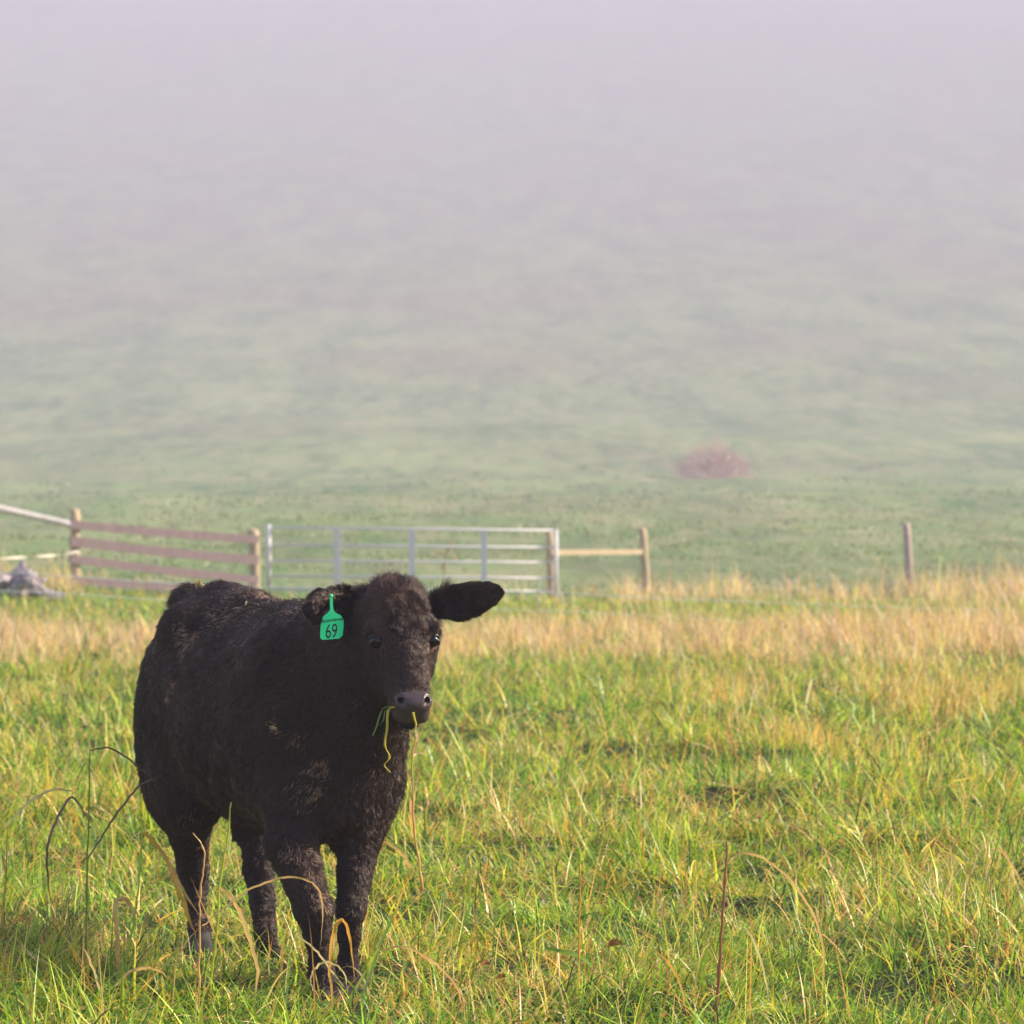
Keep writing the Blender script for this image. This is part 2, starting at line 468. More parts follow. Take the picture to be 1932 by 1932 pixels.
# trunk
ell(B(-.90, -.015, .875), (.25, .222, .30), k=.05)
ell(B(-.76, -.01, .87), (.29, .235, .305), k=.10)
ell(B(-.48, -.01, .785), (.46, .285, .335), k=.10)
ell(B(-.12, .005, .80), (.34, .245, .335), k=.10)
ell(B(-.02, .11, .78), (.19, .125, .30), k=.10)
ell(B(-.02, -.11, .78), (.19, .125, .30), k=.10)
ell(B(.16, 0, .66), (.15, .15, .20), k=.10)
cap(B(-.05, 0, 1.09), .05, B(-.55, 0, 1.10), .05, k=.10)
cap(B(-.60, 0, 1.11), .045, B(-.88, 0, 1.125), .045, k=.10)
for s in (1, -1):
    ell(B(-.76, s * .17, 1.07), (.075, .05, .05), k=.10)          # hip bones
    ell(B(-.93, s * .115, .70), (.19, .13, .28), k=.10)           # thighs
    ell(B(-.79, s * .15, .56), (.11, .08, .15), k=.08)            # stifles
ell(B(-1.10, 0, 1.13), (.085, .06, .055), k=.06)                  # tail head
cap(B(-1.13, 0, 1.13), .03, B(-1.20, -.01, .98), .026, k=.03)     # tail
cap(B(-1.20, -.01, .98), .026, B(-1.21, -.02, .60), .02, k=.02)
cap(B(-1.21, -.02, .60), .03, B(-1.20, -.02, .36), .035, k=.02)
# neck
cap(B(.02, 0, .93), .205, H(.07, 0, -.20), .115, k=.10)
cap(B(.10, 0, .80), .18, H(.16, 0, -.20), .10, k=.10)
cap(B(.14, 0, .64), .12, H(.20, 0, -.20), .06, k=.08)
# front legs (right one nearer the middle of the stance, left behind it)
def leg(joints, k0=.05):
    for i in range(len(joints) - 1):
        (a, ra), (b2, rb) = joints[i], joints[i + 1]
        cap(a, ra, b2, rb, k=k0 if i == 0 else .018)
leg([(PP(560, 1500, 10.14), .098), (PP(549, 1590, 10.06), .070), (PP(575, 1668, 9.99), .056), (PP(591, 1716, 9.96), .054), (PP(600, 1765, 9.98), .038), (PP(603, 1812, 10.0), .027), (PP(607, 1838, 9.99), .035), (PP(614, 1862, 9.95), .030)], .07)
leg([(PP(692, 1490, 10.22), .090), (PP(676, 1590, 10.17), .058), (PP(668, 1660, 10.12), .045), (PP(662, 1716, 10.08), .041), (PP(658, 1765, 10.10), .029), (PP(656, 1812, 10.12), .026), (PP(656, 1838, 10.11), .034), (PP(658, 1858, 10.06), .030)], .07)
# hind legs: thigh > hock (set back) > shank > fetlock
leg([(PP(352, 1500, 11.10), .110), (PP(357, 1575, 11.26), .060), (PP(364, 1640, 11.34), .048), (PP(368, 1672, 11.36), .041), (PP(371, 1706, 11.32), .025), (PP(374, 1740, 11.28), .028), (PP(377, 1762, 11.25), .036), (PP(377, 1782, 11.20), .034)], .07)
leg([(PP(488, 1470, 10.86), .115), (PP(484, 1560, 10.88), .056), (PP(488, 1640, 10.84), .043), (PP(495, 1700, 10.78), .037), (PP(500, 1762, 10.70), .031), (PP(506, 1798, 10.66), .032), (PP(510, 1818, 10.64), .037), (PP(512, 1836, 10.60), .034)], .07)
# hooves
for p, q in (((614, 1864, 9.95), (622, 1886, 9.91)), ((658, 1860, 10.06), (661, 1880, 10.02)), ((377, 1784, 11.20), (379, 1800, 11.15)), ((512, 1838, 10.60), (515, 1852, 10.55))):
    for dx in (-.017, .017):
        cap(PP(*p) + hs * dx, .026, PP(*q) + hs * dx, .029, k=.008)
# prepuce / sheath under belly
cap(B(-.62, 0, .47), .035, B(-.66, .0, .41), .018, k=.05)
# head
KH = .03
ell(H(.085, 0, -.095), (.085, .088, .09), HEAD_AX, k=.04)
ell(H(.16, 0, -.10), (.13, .092, .090), HEAD_AX, k=KH)
cap(H(.035, -.012, -.075), .040, H(.035, .012, -.075), .040, k=.04)                  # poll
cap(H(.16, 0, -.075), .070, H(.375, 0, -.062), .036, k=.04)
for s in (1, -1):
    ell(H(.162, s * .084, -.048), (.040, .023, .026), HEAD_AX, k=.02)            # brow
    ell(H(.19, s * .044, -.165), (.13, .036, .085), HEAD_AX, k=.04)              # cheek
    cap(H(.22, s * .05, -.10), .045, H(.36, s * .021, -.085), .031, k=.04)
    ell(H(.402, s * .034, -.052), (.029, .020, .029), HEAD_AX, k=.018)           # nostril wing
    cap(H(.385, s * .032, -.10), .027, H(.425, s * .028, -.088), .022, k=.02)    # upper lip
ell(H(.408, 0, -.052), (.032, .040, .030), HEAD_AX, k=.02)
ell(H(.422, 0, -.083), (.026, .040, .026), HEAD_AX, k=.02)
cap(H(.18, 0, -.20), .075, H(.36, 0, -.135), .033, k=.04)                        # jaw
ell(H(.408, 0, -.124), (.036, .032, .024), HEAD_AX, k=.015)                      # chin
cap(H(.10, 0, -.20), .10, H(.18, 0, -.22), .085, k=.06)
# carve: eye sockets, nostrils, mouth
for s in (1, -1):
    ell(H(.285, s * .098, -.062), (.072, .026, .042), HEAD_AX, k=.035, sub=True)
    ell(H(.085, s * .108, -.035), (.050, .022, .035), HEAD_AX, k=.030, sub=True)
    ell(H(.200, s * .100, -.046), (.022, .019, .022), HEAD_AX, k=.010, sub=True)
    cap(H(.428, s * .033, -.030), .0085, H(.414, s * .044, -.022), .0085, k=.006, sub=True)
    cap(H(.414, s * .044, -.020), .0075, H(.392, s * .054, -.028), .0050, k=.006, sub=True)
    cap(H(.425, s * .038, -.024), .0085, H(.392, s * .036, -.044), .0080, k=.004, sub=True)
cap(H(.444, 0, -.050), .0035, H(.452, 0, -.092), .0035, k=.008, sub=True)
cap(H(.448, -.03, -.106), .0045, H(.448, .03, -.106), .0045, k=.006, sub=True)
for s in (1, -1):
    cap(H(.444, s * .030, -.106), .0045, H(.38, s * .060, -.120), .004, k=.006, sub=True)
# ears: the animal's left ear stands out sideways, a shallow cup open to the front
e0 = PP(826, 1144, 9.86); e1 = PP(862, 1137, 9.87); e2 = PP(893, 1129, 9.86); e3 = PP(923, 1121, 9.85); e4 = PP(942, 1118, 9.84)
ef = np.array([-.25, -.93, .12]); ef /= np.linalg.norm(ef)
cap(e0, .032, e1, .047, k=.02, flat=(ef, 3.2))
cap(e1, .047, e2, .044, k=.01, flat=(ef, 3.2))
cap(e2, .044, e3, .031, k=.01, flat=(ef, 3.2))
cap(e3, .030, e4, .013, k=.01, flat=(ef, 3.2))
cap(e0 + ef * .022, .020, e1 + ef * .024, .034, k=.01, sub=True, flat=(ef, 1.8))
cap(e1 + ef * .024, .034, e2 + ef * .022, .026, k=.01, sub=True, flat=(ef, 1.8))
# the tagged right ear: points out and back, its outer half folding down
k0 = PP(682, 1140, 9.90); k1 = PP(640, 1126, 9.90); k2 = PP(606, 1130, 9.86); k3 = PP(594, 1150, 9.82); k4 = PP(600, 1166, 9.80)
kf = np.array([.05, -.55, .83]); kf /= np.linalg.norm(kf)
kg = np.array([.75, -.62, .1]); kg /= np.linalg.norm(kg)
cap(k0, .030, k1, .038, k=.02, flat=(kf, 2.2))
cap(k1, .038, k2, .032, k=.015, flat=(kf, 2.2))
cap(k2, .024, k3, .026, k=.02, flat=(kg, 1.8))
cap(k3, .026, k4, .014, k=.015, flat=(kg, 1.8))
cap(k0 + [0, -.03, -.035], .022, k2 + [.02, -.03, -.035], .020, k=.012, sub=True)

# gentle lumpiness of muscle and skin
# surface nets
def surface_nets(Fd):
    ins = Fd < 0
    c8 = [ins[a:dims[0] - 1 + a, b_:dims[1] - 1 + b_, c_:dims[2] - 1 + c_] for a in (0, 1) for b_ in (0, 1) for c_ in (0, 1)]
    anyi = c8[0].copy(); alli = c8[0].copy()
    for q in c8[1:]: anyi |= q; alli &= q
    act = anyi & ~alli
    ci = np.argwhere(act)
    vid = np.full(act.shape, -1, np.int32); vid[act] = np.arange(len(ci))
    corner = np.array([(a, b_, c_) for a in (0, 1) for b_ in (0, 1) for c_ in (0, 1)])
    vals = np.stack([Fd[ci[:, 0] + q[0], ci[:, 1] + q[1], ci[:, 2] + q[2]] for q in corner], 1)
    acc = np.zeros((len(ci), 3)); cnt = np.zeros(len(ci))
    for i in range(8):
        for j in range(i + 1, 8):
            if np.abs(corner[i] - corner[j]).sum() != 1: continue
            a, b_ = vals[:, i], vals[:, j]; m = (a < 0) != (b_ < 0)
            t = np.where(m, a / np.where(m, a - b_, 1), 0)
            acc[m] += corner[i] + (corner[j] - corner[i]) * t[m, None]; cnt[m] += 1
    V = lo + (ci + acc / cnt[:, None]) * h_
    quads = []
    for ax in range(3):
        sh = [0, 0, 0]; sh[ax] = 1
        A_ = ins[:dims[0] - sh[0], :dims[1] - sh[1], :dims[2] - sh[2]]; B_ = ins[sh[0]:, sh[1]:, sh[2]:]
        cr = np.argwhere(A_ != B_); s0 = A_[cr[:, 0], cr[:, 1], cr[:, 2]]
        o1, o2 = (ax + 1) % 3, (ax + 2) % 3
        ok = (cr[:, o1] > 0) & (cr[:, o2] > 0) & (cr[:, o1] < dims[o1] - 1) & (cr[:, o2] < dims[o2] - 1)
        cr, s0 = cr[ok], s0[ok]
        def at(d1, d2):
            q = cr.copy(); q[:, o1] -= d1; q[:, o2] -= d2
            return vid[q[:, 0], q[:, 1], q[:, 2]]
        Q = np.stack([at(1, 1), at(0, 1), at(0, 0), at(1, 0)], 1)
        Q[~s0] = Q[~s0][:, ::-1]
        quads.append(Q)
    return V, np.concatenate(quads)
CV, CF = surface_nets(FLD)
# keep the main connected surface tidy, smooth a little
nV = len(CV)
E = np.concatenate([CF[:, [0, 1]], CF[:, [1, 2]], CF[:, [2, 3]], CF[:, [3, 0]]])
deg = np.bincount(E.ravel(), minlength=nV)[:, None].astype(float)
for it in range(4):
    acc = np.stack([np.bincount(E[:, 0], CV[E[:, 1], k], nV) + np.bincount(E[:, 1], CV[E[:, 0], k], nV) for k in range(3)], 1) / np.maximum(deg, 1)
    CV = CV + (acc - CV) * (.5 if it % 2 == 0 else -.45)
# vertex normals
fn = np.cross(CV[CF[:, 2]] - CV[CF[:, 0]], CV[CF[:, 3]] - CV[CF[:, 1]])
VN = np.zeros((nV, 3))
for k in range(4):
    for d in range(3): VN[:, d] += np.bincount(CF[:, k], fn[:, d], nV)
VN /= np.linalg.norm(VN, axis=1, keepdims=True) + 1e-9

def headlocal(p):
    q = p - HEAD0
    return q @ ha, q @ hs, q @ hn
a_, s_, n_ = headlocal(CV)
# bare skin of the muzzle, hooves, skin round the eyes
muz = np.clip((a_ - .386 + .25 * (n_ + .05)) / .012, 0, 1) * (np.abs(s_) < .056) * (n_ > -.088)
cp = cam.location
col = np.zeros((nV, 3)) + np.array([.013, .008, .0065])
musk = muz[:, None]
col = col * (1 - musk) + np.array([.055, .036, .038]) * musk
eyeC = [H(.200, s * .100, -.046) for s in (1, -1)]
hoof = CV[:, 2] < .045
col[hoof] = (.022, .018, .016)

bmt, nt, b = mat('black_hide', rough=.55, Specular_IOR_Level=.35)
at = nt.nodes.new('ShaderNodeAttribute'); at.attribute_name = 'tint'
nt.links.new(at.outputs['Color'], b.inputs['Base Color'])
at2 = nt.nodes.new('ShaderNodeAttribute'); at2.attribute_name = 'wet'
mr = nt.nodes.new('ShaderNodeMapRange'); mr.inputs[3].default_value = .75; mr.inputs[4].default_value = .27
nt.links.new(at2.outputs['Fac'], mr.inputs[0]); nt.links.new(mr.outputs[0], b.inputs['Roughness'])
bump(nt, b, noisenode(nt, 190, 3, .6), .35, .004)

calf = empty('calf', Vector((-.62, 10.4, 0)), 'black shaggy calf chewing grass, green numbered tag in its ear', 'calf')
body = np_mesh('body', CV - np.array(calf.location), CF, bmt, smooth=True, col=col, parent=calf)
wa = body.data.attributes.new('wet', 'FLOAT', 'POINT'); wa.data.foreach_set('value', muz.astype(np.float32))

# ---- coat of hair
tri = np.concatenate([CF[:, [0, 1, 2]], CF[:, [0, 2, 3]]])
p0, p1, p2 = CV[tri[:, 0]], CV[tri[:, 1]], CV[tri[:, 2]]
ar = np.linalg.norm(np.cross(p1 - p0, p2 - p0), axis=1) / 2
cen = (p0 + p1 + p2) / 3
ca, cs, cn = headlocal(cen)
ishead_c = (ca > -.06) & (ca < .5) & (cn > -.26) & (np.abs(cs) < .35) & ((cen[:, 1] < 9.99))
dens = np.where(ishead_c, 330000, 120000.) * np.where(cen[:, 2] < .5, 1.4, 1)
NH = int((ar * dens).sum())
pr = ar * dens; pr /= pr.sum()
ti = rng.choice(len(tri), NH, p=pr)
r1 = np.sqrt(rng.uniform(0, 1, NH)); r2 = rng.uniform(0, 1, NH)
w0, w1_, w2_ = (1 - r1)[:, None], (r1 * (1 - r2))[:, None], (r1 * r2)[:, None]
root = w0 * p0[ti] + w1_ * p1[ti] + w2_ * p2[ti]
nor = w0 * VN[tri[ti, 0]] + w1_ * VN[tri[ti, 1]] + w2_ * VN[tri[ti, 2]]
nor /= np.linalg.norm(nor, axis=1, keepdims=True) + 1e-9
A1, S1, N1 = headlocal(root)
headw = ishead_c[ti].astype(float)
# comb direction
comb = np.zeros((NH, 3)) - .75 * f_ * 1.0 - z_ * .65
low = root[:, 2] < .5
comb[low] = -z_ - .15 * f_
neckm = (root @ f_ - O_ @ f_ > .2) & (headw < .5)
comb[neckm] = -f_ * .6 - z_ * .8
# face: hair runs down from a whorl on the forehead; above it, up and outwards
wh = H(.17, 0, 0)
q = root - wh
dirw = (q @ ha)[:, None] * ha + (q @ hs)[:, None] * hs
dirw /= np.linalg.norm(dirw, axis=1, keepdims=True) + 1e-6
dirw += rng.normal(0, .35, (NH, 3)) + .9 * np.stack([vnoise(root[:, 0], root[:, 1], root[:, 2], .04, 400 + i) for i in range(3)], 1)
side_ = np.clip(np.abs(S1) / .1, 0, 1)[:, None]
fc = np.where((A1 > .19)[:, None], ha * .8 + dirw * .3, dirw)
fc = fc - hn * side_ * .8
hm_ = headw[:, None]
comb = comb * (1 - hm_) + fc * hm_
# ears: along the ear outwards
earL = (root[:, 0] > e0[0] + .02) & (np.abs(S1) > .1) & (headw > 0)
comb[earL] = (lambda w: w / (np.linalg.norm(w, axis=1, keepdims=True) + 1e-6))(root[earL] - e1 + np.array([.03, 0, 0]))
earR = (root[:, 0] < k0[0] + .0) & (headw > 0) & (root[:, 2] > 1.05)
comb[earR] = np.array([-.9, -.1, -.25])
def n3(s, seed): return np.stack([vnoise(root[:, 0], root[:, 1], root[:, 2], s, seed + i) for i in range(3)], 1)
swirl = n3(.10, 200) * .45 + n3(.035, 210) * .65 + n3(.014, 220) * .75
comb = comb / np.linalg.norm(comb, axis=1, keepdims=True)
tang = comb + swirl * np.where(headw > 0, .75, .8)[:, None]
tang -= (tang * nor).sum(1, keepdims=True) * nor
tang /= np.linalg.norm(tang, axis=1, keepdims=True) + 1e-6
# length
L = np.full(NH, .025)
L[root[:, 2] < .40] = .016
L[root[:, 2] < .28] = .011
L[root[:, 2] < .09] = .010
L = np.where(headw > 0, np.interp(A1, [-.05, .04, .12, .2, .28, .4], [.052, .040, .021, .012, .008, .004]), L)
L = np.where((headw > 0) & (N1 < -.13) & (A1 > .05), np.maximum(L, .012), L)
L[earL] = .008; L[earR] = .018
tip_d = np.linalg.norm(root - e3, axis=1); 
rimL = earL & (nor @ ef < .35) & (root[:, 2] < e1[2] + .0)
L[rimL] = .015
th_ = np.linalg.norm(root - B(-1.08, 0, 1.16), axis=1) < .15
L[th_] = .042
L *= rng.uniform(.6, 1.15, NH) * (1 + .35 * vnoise(root[:, 0], root[:, 1], root[:, 2], .05, 240))
lift = np.where(headw > 0, .34, .26) + .22 * vnoise(root[:, 0], root[:, 1], root[:, 2], .03, 250) + rng.normal(0, .08, NH)
lift = np.where((headw > 0) & (A1 < .12), lift + .35, lift); lift = np.where(th_, lift + .5, lift)
lift = np.where((headw > 0) & (A1 > .21), lift - .12, lift)
lift = np.where((headw > 0) & (A1 > .08) & (A1 < .21), lift + .12, lift)
lift = np.where((headw > 0) & (np.linalg.norm(q, axis=1) < .035), .12, lift)
lift = np.clip(lift, .08, 1.2)
a2, s2, n2_ = A1, S1, N1
bare = (a2 > .386 - .25 * (n2_ + .05) + rng.normal(0, .003, NH)) & (np.abs(s2) < .052) & (n2_ > -.086) & (headw > 0)
bare |= root[:, 2] < .05
for ec in eyeC: bare |= np.linalg.norm(root - ec, axis=1) < .020
inear = earL & (nor @ ef > .6)
keep = ~bare
root, nor, tang, L, lift, headw, A1, S1, N1 = (v[keep] for v in (root, nor, tang, L, lift, headw, A1, S1, N1))
sub_ = keep
NH = len(root)
jit = rng.normal(0, .16, (NH, 3))
d0 = tang + nor * (lift * 1.2)[:, None] + jit; d0 /= np.linalg.norm(d0, axis=1, keepdims=True)
curl = np.stack([vnoise(root[:, 0], root[:, 1], root[:, 2], .02, 260 + i) for i in range(3)], 1)
d1 = d0 + tang * .5 + curl * .35 - nor * (lift * .35)[:, None]; d1 /= np.linalg.norm(d1, axis=1, keepdims=True)
d2 = d1 + tang * .25 + curl * .9 + np.array([0, 0, -.15]); d2 /= np.linalg.norm(d2, axis=1, keepdims=True)
cell = np.where(headw > 0, .012, .022)
wq = root + .011 * np.stack([vnoise(root[:, 0], root[:, 1], root[:, 2], .03, 540 + i) for i in range(3)], 1) + rng.normal(0, .0022, (NH, 3))
ck = np.floor(wq / cell[:, None])
cj = np.stack([hash3(ck[:, 0], ck[:, 1], ck[:, 2], 500 + i) for i in range(3)], 1)
cc_ = (ck + .2 + .6 * cj) * cell[:, None]
pull = cc_ - wq; pull -= (pull * nor).sum(1, keepdims=True) * nor
cdir = np.stack([hash3(ck[:, 0], ck[:, 1], ck[:, 2], 510 + i) for i in range(3)], 1) - .5
cdir -= (cdir * nor).sum(1, keepdims=True) * nor * .6
L = L * (.75 + .5 * hash3(ck[:, 0], ck[:, 1], ck[:, 2], 520))
pollw = headw * np.interp(A1, [.02, .2, .28], [1, .8, 0]) * (N1 > -.14)
pull = (pull * (.45 + .4 * pollw)[:, None] + cdir * (L * .42)[:, None]) * np.where(earL, 0, 1)[sub_][:, None]
pts = np.stack([root - nor * .002, root + d0 * (L * .33)[:, None], root + d0 * (L * .33)[:, None] + d1 * (L * .33)[:, None], root + d0 * (L * .33)[:, None] + d1 * (L * .33)[:, None] + d2 * (L * .34)[:, None]], 1)
pts[:, 1] += pull * .22; pts[:, 2] += pull * .6; pts[:, 3] += pull
# hair tint: near black with random brown hairs; dried mud and hay stains, some sunlit tone painted in
hb = np.array([.0125, .0064, .0046]) * np.exp(rng.normal(0, .4, (NH, 1)))
brn = np.clip(vnoise(root[:, 0], root[:, 1], root[:, 2], .12, 270) * .5 + .3 + rng.normal(0, .25, NH), 0, 1)[:, None]
earR = earR[sub_]
brn = brn * np.where(headw > 0, .95, .40)[:, None]; brn[earR] = .45
brn *= np.where((headw > 0) & (np.linalg.norm(root - wh, axis=1) < .045), .15, 1)[:, None]
hc = hb * (1 - brn) + np.where(headw > 0, np.interp(N1, [-.12, -.05], [.5, 1.35]) * np.where(earL[sub_] | earR, .5, 1), 1)[:, None] * np.array([.105, .052, .038]) * brn * np.exp(rng.normal(0, .3, (NH, 1)))  # face front browner, cheeks darker: sunlit tone put into the hair colour
def on_surface(px, py):
    """nearest point of the hide seen at px,py"""
    pxs = 966 + CV[:, 0] / CV[:, 1] * FPX; pys = HOR + (CAMZ - CV[:, 2]) / CV[:, 1] * FPX
    m = (np.abs(pxs - px) < 6) & (np.abs(pys - py) < 6)
    if not m.any():
        i = np.argmin((pxs - px) ** 2 + (pys - py) ** 2); return CV[i], VN[i]
    ii = np.where(m)[0]; i = ii[np.argmin(CV[ii, 1])]
    return CV[i], VN[i]
SPOTS = [(353, 1210, .045, .9), (340, 1190, .03, .5), (322, 1288, .028, .6), (315, 1314, .018, .7), (363, 1327, .020, .5), (521, 1376, .022, 1.0), (560, 1396, .03, .25), (601, 1449, .035, .55), (590, 1478, .045, .4), (570, 1500, .05, .25),
         (393, 1475, .010, .8), (592, 1652, .020, .7), (612, 1690, .032, .8), (622, 1712, .02, .7), (382, 1722, .022, .8), (380, 1748, .03, .5), (620, 1730, .012, .5), (659, 1722, .012, .5), (500, 1740, .03, .25), (606, 1792, .02, .4), (430, 1142, .09, .35), (500, 1128, .10, .28), (560, 1145, .05, .3), (540, 1600, .03, .3), (575, 1610, .04, .3), (350, 1545, .04, .3), (700, 1560, .05, .15)]  # the wide patches along the back top paint in sunlit fur
for px, py, rr, amt in SPOTS:
    c0, _ = on_surface(px, py)
    dd = np.linalg.norm((root - c0) * np.array([1, .6, 1]), axis=1)
    wv = np.clip(1.3 - dd / rr, 0, 1) * min(amt * 1.35, 1) * np.clip(.6 + 1.3 * vnoise(root[:, 0], root[:, 1], root[:, 2], .016, 300) + rng.normal(0, .3, NH), 0, 1)
    wv = (rng.uniform(0, 1, NH) < wv * .8) * rng.uniform(.35, 1, NH)
    hc = hc * (1 - wv[:, None]) + np.array([.50, .31, .20]) * wv[:, None]
# paler hair round the eye corners
for px, py, rr in ((817, 1207, .010), (822, 1212, .010), (812, 1216, .006)):
    c0, _ = on_surface(px, py)
    wv = np.clip(1.4 - np.linalg.norm(root - c0, axis=1) / rr, 0, 1)[:, None] * .85
    hc = hc * (1 - wv) + np.array([.50, .26, .17]) * wv
rad = np.full(NH, .00075); rad[headw > 0] = .00055

cm, nt, b = mat('calf_hair', rough=.36, Specular_IOR_Level=.42)
b.inputs['Specular Tint'].default_value = (1, .80, .70, 1)
at = nt.nodes.new('ShaderNodeAttribute'); at.attribute_name = 'tint'
nt.links.new(at.outputs['Color'], b.inputs['Base Color'])
hcv = bpy.data.hair_curves.new('coat')
hcv.add_curves([4] * NH)
hcv.attributes['position'].data.foreach_set('vector', (pts - np.array(calf.location)).astype(np.float32).ravel())
ra = hcv.attributes.new('radius', 'FLOAT', 'POINT')
ra.data.foreach_set('value', (rad[:, None] * np.array([1, .9, .7, .2])[None]).astype(np.float32).ravel())
ta = hcv.attributes.new('tint', 'FLOAT_COLOR', 'CURVE')
tc_ = np.ones((NH, 4), np.float32); tc_[:, :3] = hc
ta.data.foreach_set('color', tc_.ravel())
hcv.materials.append(cm)
coat = bpy.data.objects.new('coat', hcv); COL.objects.link(coat); coat.parent = calf
print('hairs', NH, 'body verts', nV)

# eyes
em, nt, b = mat('calf_eye', (.004, .0025, .002), .08, Specular_IOR_Level=.35)
lm_, nt, b = mat('eyelid_skin', (.012, .009, .009), .4)
pk_, nt, b = mat('eyelid_pink', (.42, .19, .13), .45)
for s in (1, -1):
    bm = bmesh.new(); bmesh.ops.create_uvsphere(bm, u_segments=24, v_segments=16, radius=.0205)
    bmesh.ops.translate(bm, verts=bm.verts, vec=H(.200, s * .082, -.049))
    eye = bm_obj('eye', bm, em, calf, True)
    # eyelids hug the ball
    ctr = H(.200, s * .082, -.049)
    for nm, sign, mt in (('upper_eyelid', -1, lm_), ('lower_eyelid', 1, lm_)):
        bm = bmesh.new(); path = []
        outd = hs * s * .93 + hn * .32; outd /= np.linalg.norm(outd)
        alo = np.cross(outd, ha); alo /= np.linalg.norm(alo)
        for i in range(11):
            t = -1.25 + 2.5 * i / 10
            v = outd * math.cos(t) + alo * math.sin(t); v = v + ha * sign * .50 * math.cos(t); v /= np.linalg.norm(v)
            path.append(Vector(ctr + v * .0213))
        sweep(bm, path, [.001 + .0040 * math.sin(math.pi * i / 10) for i in range(11)], 8)
        bm_obj(nm, bm, mt, calf, True)
    bm = bmesh.new()
    for i in range(16):
        t = -1.0 + 2.0 * i / 15
        v = outd * math.cos(t) + alo * math.sin(t); v = v - ha * .62 * math.cos(t); v /= np.linalg.norm(v)
        p = ctr + v * .0240
        q = p + (v * .012 + hn * .004 - ha * .002); e = q + (v * .008 + ha * .006)
        sweep(bm, [Vector(p), Vector(q), Vector(e)], [.0006, .0005, .0002], 4)
    bm_obj('eyelashes', bm, lm_, calf)

# ------------------------------------------------------------------ ear tag
tgm, nt, b = mat('tag_green', (.015, .55, .22), .38, Specular_IOR_Level=.5)
nt.links.new(mixnode(nt, (.006, .86, .27), (.02, .93, .36), noisenode(nt, 40, 2)), b.inputs['Base Color'])
try:
    b.inputs['Subsurface Weight'].default_value = .15; b.inputs['Subsurface Scale'].default_value = .01
except Exception: pass
tbm, nt, b = mat('tag_ink', (.008, .012, .010), .6)
TY = 9.80
tagE = empty('ear_tag', P(625, 1124, TY), 'bright green plastic tag hanging from the calf ear', 'ear tag')
outl = [(600 + 4, 1203), (608, 1207.5), (640, 1205), (646.5, 1199), (648.5, 1178), (647.5, 1168), (643, 1161), (633, 1156), (629.5, 1151.5), (628, 1140), (627.5, 1128), (625.5, 1121.5), (622.6, 1127), (622.3, 1140), (622.5, 1151.5), (618, 1156.5), (609, 1163.5), (605.3, 1171), (604.7, 1182)]
def tagpt(px, py, off=0.0):
    # the plate is turned slightly, its left side nearer, and gently dished
    u = (px - 626) / 22.0
    return P(px, py, TY + .006 * u + .005 * u * u - off + (1208 - py) * .00012)
bm = bmesh.new()
def refine(o, n=3):
    out = []
    for a, b2 in zip(o, o[1:] + o[:1]):
        for k in range(n): out.append((a[0] + (b2[0] - a[0]) * k / n, a[1] + (b2[1] - a[1]) * k / n))
    return out
ro = refine(outl, 2)
fr = [bm.verts.new(tagpt(*p, .0012)) for p in ro]; bk = [bm.verts.new(tagpt(*p, -.0012)) for p in ro]
ff = bm.faces.new(fr); bf = bm.faces.new(bk[::-1])
for i in range(len(ro)): bm.faces.new((fr[i], bk[i], bk[(i + 1) % len(ro)], fr[(i + 1) % len(ro)]))
bmesh.ops.triangulate(bm, faces=[ff, bf])
bm_obj('tag_plate', bm, tgm, tagE)
bm = bmesh.new()
sweep(bm, [tagpt(625, 1124, .002), tagpt(625, 1124, .009)], [.0050, .004], 16)
bm_obj('tag_button', bm, tgm, tagE, True)

def text_mesh(name, txt, centre_px, hpx, wpx, rot, m, parent, bold=.0):
    cu = bpy.data.curves.new(name, 'FONT'); cu.body = txt; cu.size = 1; cu.align_x = 'CENTER'; cu.align_y = 'CENTER'; cu.offset = bold
    to = bpy.data.objects.new(name, cu); COL.objects.link(to)
    dg = bpy.context.evaluated_depsgraph_get(); me = bpy.data.meshes.new_from_object(to.evaluated_get(dg))
    bpy.data.objects.remove(to)
    co = np.array([v.co for v in me.vertices]); mn, mx = co.min(0), co.max(0)
    c_, s2_ = math.cos(rot), math.sin(rot)
    for v in me.vertices:
        x = ((v.co.x - mn[0]) / (mx[0] - mn[0]) - .5) * wpx; y = ((v.co.y - mn[1]) / (mx[1] - mn[1]) - .5) * hpx
        px = centre_px[0] + x * c_ + y * s2_ * .3; py = centre_px[1] - y + -x * s2_
        v.co = tagpt(px, py, .0022) - parent.location
    o = bpy.data.objects.new(name, me); COL.objects.link(o); o.parent = parent; me.materials.append(m)
    return o
text_mesh('number', '69', (625.3, 1190.5), 26.5, 21.5, R(5), tbm, tagE, .0)
text_mesh('lettering', 'ISLAND FORD FARM', (628.3, 1170.2), 5.0, 36, R(7), tbm, tagE, .02)

